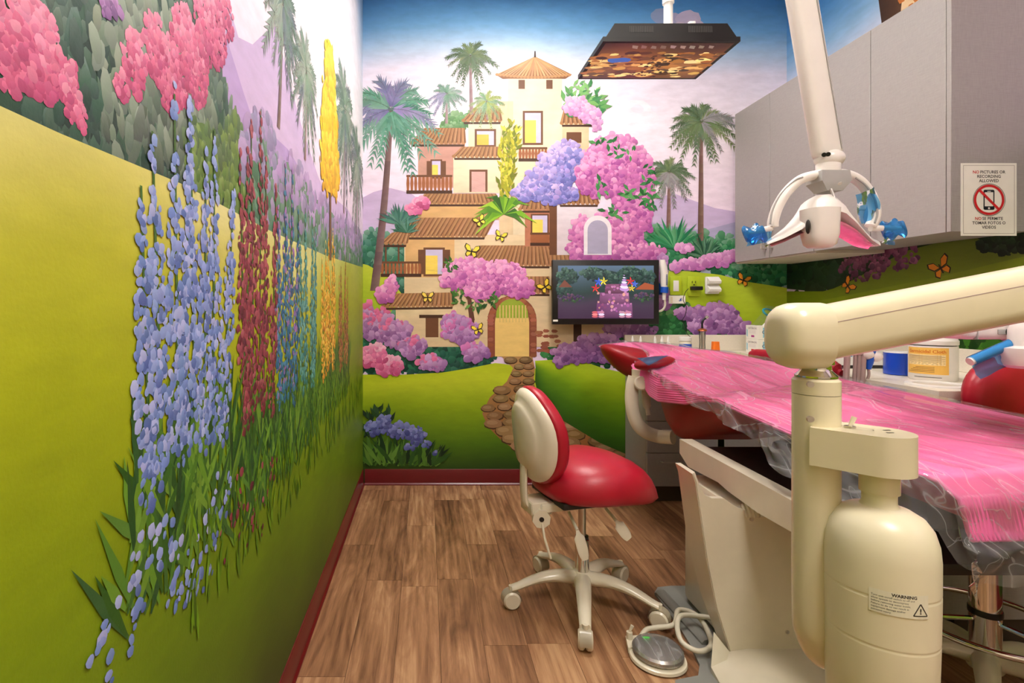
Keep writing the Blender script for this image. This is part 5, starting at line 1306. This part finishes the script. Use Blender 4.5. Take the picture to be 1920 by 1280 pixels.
# clear plastic sheet over the mat
def wr(x, y, sd=0): return (math.sin(x*31+y*9+sd)*.5+math.sin(x*17-y*23+1.3*sd)*.5+.6*math.sin(x*67+y*15+2*sd)*math.sin(y*11+sd)+.35*math.sin(x*120+y*60+3*sd))
bm = bmesh.new(); rows = []
HG = [(1.0, .04), (1.1, .10), (1.2, .12), (1.35, .13), (1.5, .12), (1.62, .085), (1.75, .07), (1.95, .06), (2.15, .04), (2.4, .03), (2.62, .01), (3.05, .0)]
NX = 150
for k in range(241):
    Y = lerp(1.0, 3.04, k/240); r = []; hg = interp(HG, Y); h = interp(ST, Y)[5]
    Yc = max(Y, 1.031)
    for i in range(NX+1):
        f = i/NX; s = f*(hg+.60)-hg
        p0 = top_pt(Yc, 0)
        if s < 0:
            d = -s; p = Vector((p0.x-.02-.25*d+.02*math.sin(Y*26+d*20)*min(1, d*14), Y, p0.z-d*.95+.006))
            p.x += .006*wr(Y, d*3)
        else:
            tt = min(1.06, s/.56)
            p = top_pt(Yc, min(1, tt)); p.x += max(0, tt-1)*.5; p.y = Y
            p.z += .005+.007*max(0, 1-2.2*abs(math.sin(p.x*15+Y*2.6+.8*math.sin(Y*5))))+.006*max(0, 1-2.4*abs(math.sin(p.x*8-Y*4.2+1.1*math.sin(Y*3+p.x*4))))+.0012*abs(wr(p.x, Y*.5, 2))
            if tt < .04: p.x -= .018*(1-tt/.04)
            # sheet bridges the hollow at the hip
            p.z += .012*math.exp(-((Y-2.02)/.09)**2)*math.sin(math.pi*min(1, tt))
        if Y < 1.06: p.z -= .02*(1.06-Y)/.06
        r.append(bm.verts.new(p))
    rows.append(r)
for a, b in zip(rows, rows[1:]):
    for i in range(len(a)-1): bm.faces.new((a[i], a[i+1], b[i+1], b[i]))
# foot end flap
r0 = rows[0]; prev = r0
for j in range(1, 9):
    cur = []
    for i, v in enumerate(r0):
        d = j/8*.07; p = v.co.copy(); p.z -= d*1.0; p.y += .01*math.sin(i*.3+j*.5)+.012*(j/8); cur.append(bm.verts.new(p))
    for i in range(len(cur)-1): bm.faces.new((prev[i], prev[i+1], cur[i+1], cur[i]))
    prev = cur
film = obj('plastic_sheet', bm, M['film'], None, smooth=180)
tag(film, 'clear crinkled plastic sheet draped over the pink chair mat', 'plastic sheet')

# ------------------------------------------------------------------ delivery unit: post, arm, switch block, tray head
DY = .75
def D(px, py, dy=0): return P(px, py, DY+dy)
t = thing('delivery_unit', 'cream dental delivery post with a wide swing arm over the chair', 'delivery unit', (1.05, 1.42, .6))
pr = .0287; pc = D(1530, 0); px_, py_ = pc.x, DY
zt, zb = D(0, 738).z, D(0, 1140).z
post = obj('post', tube(smooth_path([(px_, py_, zt), (px_, py_, lerp(zt, zb, .5)), (px_, py_, zb), (px_+.006, py_+.004, zb-.035), (px_+.03, py_+.02, zb-.068), (px_+.09, py_+.08, zb-.085), (px_+.25, py_+.3, zb-.09), (px_+.47, py_+.62, zb-.09)], 8), pr, 28), M['cream'], t)
obj('post_cap', lathe([(pr, zt+.0008), (pr, D(0, 712).z), (pr-.004, D(0, 707).z), (.016, D(0, 706).z)], px_, py_, 36), M['cream'], t)
obj('chrome_collar', lathe([(.0255, D(0, 706).z), (.0255, D(0, 703).z), (.019, D(0, 694).z), (.018, D(0, 690).z), (.018, D(0, 684).z), (.0215, D(0, 682).z), (.0215, D(0, 655).z)], px_, py_, 36), M['chrome'], t)
for (x, y) in ((1518, 720), (1518, 785), (1565, 785)):
    a = D(x, y, -.027 if x < 1550 else -.012); obj('screw', cyl(a, a+Vector((-.001 if x < 1550 else .003, -.004, 0)), .0042, 14), M['steel'], t)
# arm: knuckle cap + long rounded bar rising to the right, split by a seam
def ringbox(c, ax, w, h, r=.02, n=6):
    """rounded rectangle in the plane of y and the vector `ax` (approx z)"""
    pts = []
    for sy, sz, st in ((1, 1, 0), (-1, 1, 90), (-1, -1, 180), (1, -1, 270)):
        for k in range(n):
            an = math.radians(st+90*k/(n-1)); pts.append(c+Vector((0, sy*(w/2-r)+r*math.cos(an), 0))+ax*(sz*(h/2-r)+r*math.sin(an)))
    return pts
A0, A1 = D(1522, 627), D(2300, 476)
ad = (A1-A0).normalized(); az = Vector((-ad.z, 0, ad.x))
c = D(1492, 629)
kr = []
for (f, k) in ((-.0305, .45), (-.029, .62), (-.025, .78), (-.018, .91), (-.008, .985), (.004, 1), (.022, 1), (.030, 1)):
    kr.append(ringbox(c+Vector((f, 0, 0)), Vector((0, 0, 1)), .078*k, .0925*k, .033*k))
obj('arm_knuckle', loft(kr), M['cream'], t, smooth=60)
ah = .074
obj('arm', loft([ringbox(lerp(A0, A1, k/6), az, .064, ah, .022) for k in range(7)]), M['cream'], t)
obj('arm_seam', prism([lerp(A0, A1, f)+az*zz_+Vector((0, -.0322, 0)) for f, zz_ in ((.015, .0155), (1, .0155), (1, .0165), (.015, .0165))], (0, .001, 0)), M['tubing'], t)
a = D(1563, 637, -.032); obj('screw', cyl(a, a-Vector((0, .003, 0)), .0045, 14), M['steel'], t)
# elbow, drop and tray head at the far end of the arm
e = A1
obj('arm_elbow', cyl(e+Vector((0, 0, -.07)), e+Vector((0, 0, .05)), .045, 28, .012), M['cream'], t)
TY = 1.28
def T(px, py, dy=0): return P(px, py, TY+dy)
obj('second_arm', tube(smooth_path([e+Vector((0, 0, -.04)), e+Vector((.12, .18, -.05)), (1.50, TY+.02, 1.13)], 6), .03, 16), M['pinkwhite'], t)
th = obj('tray_head', box(T(1812, 0).x, T(1812, 0).x+.42, TY, TY+.22, T(0, 637).z, T(0, 596).z, .018, 4), M['pinkwhite'], t)
obj('tray_head_seam', box(T(1832, 0).x, T(1832, 0).x+.002, TY-.0012, TY+.22, T(0, 636).z, T(0, 606).z), M['lampgrey'], th)
lt = obj('latch', box(T(1870, 0).x, T(1930, 0).x, TY-.003, TY+.001, T(0, 627).z, T(0, 617).z, .002), M['lampgrey'], th)
obj('latch_ring', tube([T(1892, 622)+Vector((math.cos(k*math.pi/10)*.010, -.004, math.sin(k*math.pi/10)*.010)) for k in range(20)], .0022, 6, True), M['dark'], th)
S = Paint(lambda u, w, o: (u, TY-.0034-o, w), lambda x, y: (T(x, y).x, T(x, y).z), th, M['ink']); S.begin(0, 1e-5)
text_paint(S, 'Off', *S.m(1900, 623), .011, (40, 36, 36), 'LEFT'); S.end('latch_lettering')
def cz(py): return P(0, py, 1.23).z
obj('bracket_cup', lathe([(.030, cz(690)), (.044, cz(684)), (.051, cz(668)), (.0515, cz(652)), (.030, cz(648)), (.029, cz(616)), (.022, cz(606))], P(1923, 0, 1.23).x, 1.23, 36), M['pinkwhite'], t)
hnd = obj('tray_handle', tube([T(1818, 678, -.04), T(1905, 640, -.04)], .0095, 14), M['pinkwhite'], t)
obj('handle_sleeve', tube([T(1821, 676.5, -.04), T(1905, 640, -.04)], .0115, 14, cap=False), M['bluefilm'], hnd)
sheet(T(1824, 684, -.04), tuple(T(1910, 650, -.04)-T(1824, 684, -.04)), tuple(T(1835, 710, -.04)-T(1824, 684, -.04)), 12, 8, .003, 'bluefilm', 'handle_film', hnd)
# switch block and bottle cap
by0, by1 = .655, .735
bx0, bx1, bz0, bz1 = P(1538, 0, .70).x, P(1704, 0, .69).x, 0, 0
zt2, zb2 = P(0, 812, .69).z, P(0, 886, .69).z
bcx, bcy = .594, .70                                # bottle axis; the block is a rounded bar from post to bottle
dv = Vector((bcx-px_, bcy-py_, 0)).normalized(); nv = Vector((-dv.y, dv.x, 0)); hwid = .038
ol = [(px_+nv.x*hwid, py_+nv.y*hwid), (px_-nv.x*hwid, py_-nv.y*hwid)][::-1]
ang = math.atan2(dv.y, dv.x)
ol = [(px_+nv.x*hwid, py_+nv.y*hwid), (px_-nv.x*hwid, py_-nv.y*hwid)]+[(bcx+hwid*math.cos(ang+math.radians(a)), bcy+hwid*math.sin(ang+math.radians(a))) for a in range(-90, 91, 10)]
blk = obj('switch_block', bevel(prism([(x, y, zb2) for x, y in ol], (0, 0, zt2-zb2)), .004, 3), M['cream'], t)
z = zt2+.0004
tg = Vector((.573, .722, 0))
obj('toggle_plate', lathe([(.007, z), (.007, z+.002)], tg.x, tg.y, 6), M['steel'], blk); obj('toggle_lever', tube([(tg.x, tg.y, z+.001), (tg.x+.006, tg.y, z+.014)], [.0022, .0034], 10), M['bone'], blk)
S = Paint(lambda u, w, o: (u, w, z+o), lambda x, y: (x, y), blk, M['ink']); S.begin(0, 1e-5)
rx = tg.x+.004
for k in range(24):
    an = [2*math.pi*q/24 for q in (k, k+1)]
    f_ = lambda a, r: (tg.x+dv.x*(.016 if math.cos(a) > 0 else -.016)+r*math.cos(a+ang), tg.y+dv.y*(.016 if math.cos(a) > 0 else -.016)+r*math.sin(a+ang))
    S.face([f_(an[0], .0085), f_(an[0], .0092), f_(an[1], .0092), f_(an[1], .0085)], (60, 54, 46))
for k in (0, 1): S.face([(bcx+.002+k*.008, .69+k*.014), (bcx+.012+k*.008, .69+k*.014), (bcx+.012+k*.008, .693+k*.014), (bcx+.002+k*.008, .693+k*.014)], (70, 62, 54))
text_paint(S, 'on', tg.x-.014, tg.y+.013, .007, (60, 54, 46)); S.end('switch_markings')
obj('bottle_cap', lathe([(.0215, P(0, 926, .69).z), (.0215, zb2-.001)], bcx, bcy, 40), M['cream'], t)
t = thing('water_bottle', 'milky white water bottle with a warning label screwed under the switch block', 'bottle', (bcx, bcy, .62))
def bz(py): return P(0, py, .69).z
Rb = .0602
obj('body', lathe([(.0185, bz(927)), (.0185, bz(945)), (.021, bz(951)), (.034, bz(957)), (.046, bz(968)), (.054, bz(985)), (.0588, bz(1010)), (Rb, bz(1035)), (Rb, bz(1090)), (Rb, bz(1091.5)), (Rb-.0004, bz(1093)), (Rb-.0004, bz(1096)), (Rb, bz(1097.5)), (Rb, bz(1099)), (.0594, bz(1178)), (.0594, bz(1179.5)), (.0590, bz(1181)), (.0590, bz(1184)), (.0593, bz(1185.5)), (.0593, bz(1187)), (.057, bz(1320)), (.054, .62), (.04, .612)][::-1], bcx, bcy, 56), M['bottle'], t)
la = math.atan2(-bcy, -bcx)+.30
S = Paint(cylmap(bcx, bcy, Rb, la), lambda x, y: (x, y), t, M['ink'])
zl0, zl1 = bz(1118), bz(1077)
S.begin(0, 1e-5); patch(S, -.028, zl0, .032, zl1, (236, 230, 206), 14); S.end('warning_label')
S.begin(.1, 1e-5); hl = zl1-zl0
text_paint(S, 'WARNING', .006, zl1-hl*.12, .0052, (50, 46, 40), 'CENTER', .0002)
for k, ln in enumerate(('Turn unit on/off switch to off and', 'allow system to decompress', 'before removing water bottle.', 'Failure to do so can result in', 'equipment damage and/or', 'personal injury.')):
    text_paint(S, ln, -.026, zl1-hl*(.26+.125*k), .0031, (60, 54, 46), 'LEFT')
tx, tz = .0225, zl0+hl*.34
for (q0, q1) in (((-.008, -.006), (.008, -.006)), ((.008, -.006), (0, .0085)), ((0, .0085), (-.008, -.006))):
    dx, dy = q1[0]-q0[0], q1[1]-q0[1]; l_ = math.hypot(dx, dy); nx_, ny_ = -dy/l_*.0006, dx/l_*.0006
    for k in range(6):
        (ax, ay), (cx_, cy_) = [(tx+lerp(q0[0], q1[0], f_), tz+lerp(q0[1], q1[1], f_)) for f_ in (k/6, (k+1)/6)]
        S.face([(ax-nx_, ay-ny_), (cx_-nx_, cy_-ny_), (cx_+nx_, cy_+ny_), (ax+nx_, ay+ny_)], (50, 46, 40))
text_paint(S, '!', tx, tz-.0006, .009, (50, 46, 40), 'CENTER', .0003); S.end('warning_lettering')

# ------------------------------------------------------------------ assistant instruments on the far side of the chair
t = thing('suction_instruments', 'hanging suction hoses with white and blue valves beyond the chair', 'suction hoses', (1.66, 2.2, .6))
IY = 2.07
def I(px, py, dy=0): return P(px, py, IY+dy)
obj('holder_bar', tube([I(1555, 652), I(1640, 645)], .016, 14), M['pinkwhite'], t)
obj('holder_arm', tube(smooth_path([I(1548, 652), I(1540, 680), (1.60, IY, .80), (1.55, IY, .70)], 5), .016, 12), M['pinkwhite'], t)
for (x, w) in ((1587, .0105), (1602, .006), (1609, .007), (1617, .0105)):
    obj('hose', tube(smooth_path([I(x+2, 650), I(x+1, 680), I(x-1, 712), (I(x, 0).x-.01, IY, .76), (I(x, 0).x-.01, IY-.02, .66)], 5), w, 12), M['tubing'], t)
for x in (1600, 1610): obj('valve', ellipsoid(I(x, 658), .022, .016, .016), M['pinkwhite'], t)
obj('valve', ellipsoid(I(1626, 664), .024, .02, .02), M['pinkwhite'], t); obj('valve', ellipsoid(I(1642, 668), .024, .02, .021), M['pinkwhite'], t)
obj('ejector_body', tube([I(1628, 692), I(1630, 680), I(1634, 655), I(1637, 645)], [.009, .013, .015, .015], 14), M['blue'], t)
obj('ejector_hose', tube(smooth_path([I(1628, 690), I(1629, 702), I(1625, 714), (I(1630, 0).x-.05, IY, .76)], 5), .005, 8), M['tubing'], t)
sheet(I(1572, 664), (.05, 0, -.01), (.012, 0, .04), 8, 6, .004, 'bluefilm', 'blue_wrap', t)

# ------------------------------------------------------------------ operator stool
def stool_base(root, R, legmat, a0, zhub=.115, hubr=.036, lift=0):
    for k in range(5):
        an = math.radians(a0+72*k); d = Vector((math.cos(an), math.sin(an), 0)); n = Vector((-d.y, d.x, 0))
        rings = []
        for f in [i/10 for i in range(11)]:
            r = lerp(.02, R, f); zc = lerp(.108, .074, f)+.022*math.sin(math.pi*min(1, f*1.05)); w = lerp(.034, .019, f); h = lerp(.026, .012, f)
            rings.append([d*r+n*(w*math.cos(2*math.pi*q/12))+Vector((0, 0, zc+h*math.sin(2*math.pi*q/12))) for q in range(12)])
        obj('leg', loft(rings), M[legmat], root, local=True)
        c = d*R; ca = obj('caster', [cyl(c+n*.001*1+Vector((0, 0, .033))-n*.0, c+n*.024+Vector((0, 0, .033)), .033, 22, .006), cyl(c-n*.001+Vector((0, 0, .033)), c-n*.024+Vector((0, 0, .033)), .033, 22, .006)][0], M['bone'], root, local=True)
        obj('wheel', cyl(c-n*.002+Vector((0, 0, .033)), c-n*.024+Vector((0, 0, .033)), .033, 22, .006), M['bone'], ca, local=True)
        hood = [[c+d*(.037*math.cos(t_)) + Vector((0, 0, .034+.037*math.sin(t_)))+n*s_ for s_ in (-.019, .019)] for t_ in [math.radians(q) for q in range(-10, 191, 20)]]
        hb_ = bmesh.new(); vv = [[hb_.verts.new(p) for p in r] for r in hood]
        for p0, p1 in zip(vv, vv[1:]): hb_.faces.new((p0[0], p0[1], p1[1], p1[0]))
        bmesh.ops.solidify(hb_, geom=hb_.faces[:], thickness=.003)
        obj('hood', hb_, M['bone'], ca, local=True)
        obj('stem', cyl(c+Vector((0, 0, .055)), c+Vector((0, 0, .085)), .010), M['bone'], ca, local=True)
    obj('hub', lathe([(hubr, .075), (hubr+.006, .09), (hubr+.004, .125), (.030, .135)]), M[legmat], root, local=True)
FA = math.radians(14.5)
t = thing('operator_stool', 'red dental stool with pale backrest shell standing before the cobbled path', 'stool', (.60, 2.06, 0), FA)
stool_base(t, .277, 'bone', 40-14.5, lift=.02)
obj('column', lathe([(.027, .13), (.027, .255), (.024, .258)]), M['chrome'], t, local=True)
obj('column_collar', lathe([(.024, .258), (.024, .268), (.015, .270)]), M['black'], t, local=True)
obj('piston', lathe([(.0145, .268), (.0145, .42)]), M['steel'], t, local=True)
def seat_z(x, y):
    return -.040*max(0, (x-.02)/.24)**2*1.6-.02*max(0, (-x-.05)/.2)**2
rings = []
for (z, k, e) in ((.415, .80, 2.6), (.417, .93, 2.6), (.432, 1.0, 2.5), (.462, 1.02, 2.4), (.492, .99, 2.3), (.520, .92, 2.2), (.542, .80, 2.1), (.556, .62, 2), (.564, .38, 2), (.567, .12, 2)):
    r = []
    for p in superring(.055, 0, z, .235*k, .205*k, 44, e):
        f = (p.x-.055)/.235; wv_ = 1-.22*max(0, f)**2; zz_ = p.z+seat_z(p.x, p.y)*(1.0 if z > .45 else .5)
        r.append(Vector((p.x, p.y*wv_, zz_)))
    rings.append(r)
obj('seat', loft([[p+Vector((0, 0, .028)) for p in r] for r in rings]), M['vinyl'], t, smooth=70, local=True)
obj('seat_pan', box(-.15, .22, -.13, .13, .422, .446, .006), M['dark'], t, local=True)
obj('tilt_mechanism', bevel(join(box(-.20, .10, -.06, .06, .392, .426, .005), box(-.235, -.15, -.05, .05, .38, .43, .006)), .002), M['bone'], t, local=True)
kn = obj('tension_knob', orient(bevel(lathe([(.034 if 1 else 0, 0), (.034, .018)], n=8), .004), None, (-.25, -1, 0), (-.20, -.05, .375)), M['bone'], t, local=True)
obj('knob_hole', orient(lathe([(.009, 0), (.009, .0195)], n=16), None, (-.25, -1, 0), (-.20, -.05, .375)), M['dark'], kn, local=True)
def paddle(p0, p1, p2, w):
    return join(tube([p0, lerp(Vector(p0), Vector(p1), .5), p1], .006, 8), tube(smooth_path([p1, lerp(Vector(p1), Vector(p2), .5), p2], 4), [.006, .010, .5*w, .5*w, .5*w, .5*w, .48*w, .42*w, .3*w], 12, flat=.28, up=(1, 0, 0)))
obj('lever', paddle((-.085, -.05, .385), (-.09, -.12, .345), (-.075, -.15, .25), .042), M['bone'], t, local=True)
obj('lever', paddle((.07, -.05, .385), (.075, -.11, .36), (.11, -.14, .30), .045), M['bone'], t, local=True)
obj('lever', tube([(-.2, -.06, .37), (-.205, -.09, .32), (-.19, -.11, .25)], [.004, .005, .0045], 8), M['bone'], t, local=True)
obj('back_bar', tube(smooth_path([(-.2, 0, .405), (-.235, 0, .412), (-.244, 0, .46), (-.244, 0, .56)], 6), .012, 10, flat=1.8, up=(1, 0, 0)), M['bone'], t, local=True)
# backrest: curved shell (outside) and cushion (inside), egg-shaped outline
def back_out(k, n=44):
    pts = []
    for q in range(n):
        a = 2*math.pi*q/n; y = math.cos(a); z_ = math.sin(a)
        wdt = .148*(1-.30*max(0, z_)**1.5-.06*max(0, -z_)); e_ = 2.5
        yy = abs(y)**(2/e_)*(1 if y > 0 else -1); zz2 = abs(z_)**(2/e_)*(1 if z_ > 0 else -1)
        pts.append((yy*wdt*k, .672+zz2*.18*k))
    return pts
def bring(k, x): return [Vector((x-.05*(y/.15)**2*-1+.16*(z-.672)**2-.10*(z-.672), y, z)) for y, z in back_out(k)]
obj('backrest_cushion', loft([bring(.97, -.225), bring(1.0, -.218), bring(1.0, -.196), bring(.95, -.178), bring(.82, -.166), bring(.5, -.158), bring(.1, -.156)]), M['vinyl'], t, smooth=70, local=True)
bs = obj('backrest_shell', loft([bring(.965, -.226), bring(.96, -.234), bring(.90, -.246), bring(.80, -.252), bring(.72, -.2525), bring(.66, -.262), bring(.60, -.268), bring(.3, -.270), bring(.05, -.270)]), M['bone'], t, smooth=50, local=True)
for (y, z) in ((-.085, .74), (-.075, .56), (.085, .74), (.075, .56)): obj('shell_screw', orient(lathe([(.006, 0), (.006, .004)], n=12), None, (-1, 0, 0), (-.236+.05*(y/.15)**2+.16*(z-.672)**2-.10*(z-.672)-.008, y, z)), M['steel'], bs, local=True)

# ------------------------------------------------------------------ assistant stool with foot ring
t = thing('assistant_stool', 'red assistant stool with chrome foot ring behind the dental chair', 'stool', (1.665, 1.59, 0), math.radians(.5))
stool_base(t, .265, 'bone', 9, hubr=.04)
obj('column', lathe([(.036, .13), (.036, .24), (.037, .245), (.037, .255), (.036, .26), (.036, .43)], n=40), M['chrome'], t, local=True)
obj('column_ring', lathe([(.038, .236), (.0385, .24), (.0385, .25), (.038, .254)], n=40), M['black'], t, local=True)
obj('piston', lathe([(.02, .43), (.02, .50), (.032, .505), (.032, .53)]), M['chrome'], t, local=True)
FR = .195
ringo = obj('foot_ring', tube([(FR*math.cos(2*math.pi*k/56), FR*math.sin(2*math.pi*k/56), .215) for k in range(56)], .0095, 10, True), M['chrome'], t, local=True)
for k in range(3):
    a = math.radians(50+120*k); obj('ring_spoke', tube([(.03*math.cos(a), .03*math.sin(a), .22), (FR*math.cos(a), FR*math.sin(a), .215)], .007, 8), M['chrome'], ringo, local=True)
rings = []
for (z, k) in ((.535, .8), (.538, .95), (.56, 1.0), (.59, 1.0), (.615, .93), (.63, .75), (.637, .4), (.638, .1)): rings.append(superring(0, 0, z, .2*k, .2*k, 40, 2.2))
obj('seat', loft(rings), M['vinyl'], t, smooth=70, local=True)
obj('back_bar', tube(smooth_path([(0, 0, .53), (.15, .06, .525), (.25, .09, .56), (.27, .135, .66), (.27, .135, .86)], 6), .014, 10), M['chrome'], t, local=True)
def b2(k, y):
    out = []
    for q in range(40):
        a = 2*math.pi*q/40; x_, z_ = math.cos(a), math.sin(a); e_ = 2.3
        xx = .235*k*abs(x_)**(2/e_)*(1 if x_ > 0 else -1); zz2 = .135*k*abs(z_)**(2/e_)*(1 if z_ > 0 else -1); out.append(Vector((.27+xx, y-.5*xx*xx, .865+zz2)))
    return out
obj('backrest', loft([b2(.3, .155), b2(.8, .152), b2(.96, .142), b2(1, .125), b2(.97, .105), b2(.88, .088), b2(.6, .072), b2(.1, .066)]), M['vinyl'], t, smooth=70, local=True)

# ------------------------------------------------------------------ foot control and its hose
fx, fy = .752, 1.735
t = thing('foot_control', 'round chrome foot control disc wrapped in clear film on the floor', 'foot control', (fx, fy, 0))
obj('base', lathe([(.082, .001), (.088, .006), (.086, .014), (.074, .020)], fx, fy, 44), M['bone'], t)
obj('disc', lathe([(.073, .021), (.076, .026), (.076, .036), (.070, .043), (.03, .049), (.002, .0505)], fx, fy, 48), M['steel'], t)
obj('green_label', xf(lathe([(.013, 0), (.013, .0012)], n=24), Matrix.Translation((fx-.02, fy+.045, .046)) @ Matrix.Rotation(-.12, 4, 'X') @ Matrix.Diagonal((1, .55, 1, 1))), simple('green_label', (60, 210, 60), .5), t)
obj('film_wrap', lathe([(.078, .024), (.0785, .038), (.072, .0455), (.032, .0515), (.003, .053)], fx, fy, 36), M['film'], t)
obj('bracket', bevel(prism([(fx-.085, fy+.03, .004), (fx-.07, fy+.095, .004), (fx+.0, fy+.10, .004), (fx+.07, fy+.06, .004)], (0, 0, .018)), .004), M['bone'], t)
obj('toggle_base', cyl((fx-.062, fy+.08, .022), (fx-.062, fy+.08, .045), .010), M['bone'], t)
obj('toggle', tube([(fx-.062, fy+.08, .045), (fx-.052, fy+.08, .066)], [.0035, .006], 8), M['bone'], t)
def loopp(cx, cy, rx, ry, z, a0, a1, n): return [(cx+rx*math.cos(math.radians(lerp(a0, a1, k/n))), cy+ry*math.sin(math.radians(lerp(a0, a1, k/n))), z+.01*math.sin(k*.5)) for k in range(n+1)]
obj('hose', tube(smooth_path([(fx-.02, fy+.09, .02), (fx+.01, fy+.115, .03), (.80, 1.855, .035), (.865, 1.865, .04), (.92, 1.945, .045), (.97, 1.90, .045), (.95, 1.78, .03), (.89, 1.735, .03), (.85, 1.77, .035), (.86, 1.83, .05), (.90, 1.89, .055), (.96, 1.88, .06), (1.02, 1.86, .06)], 8), .0085, 10), M['hose'], t)
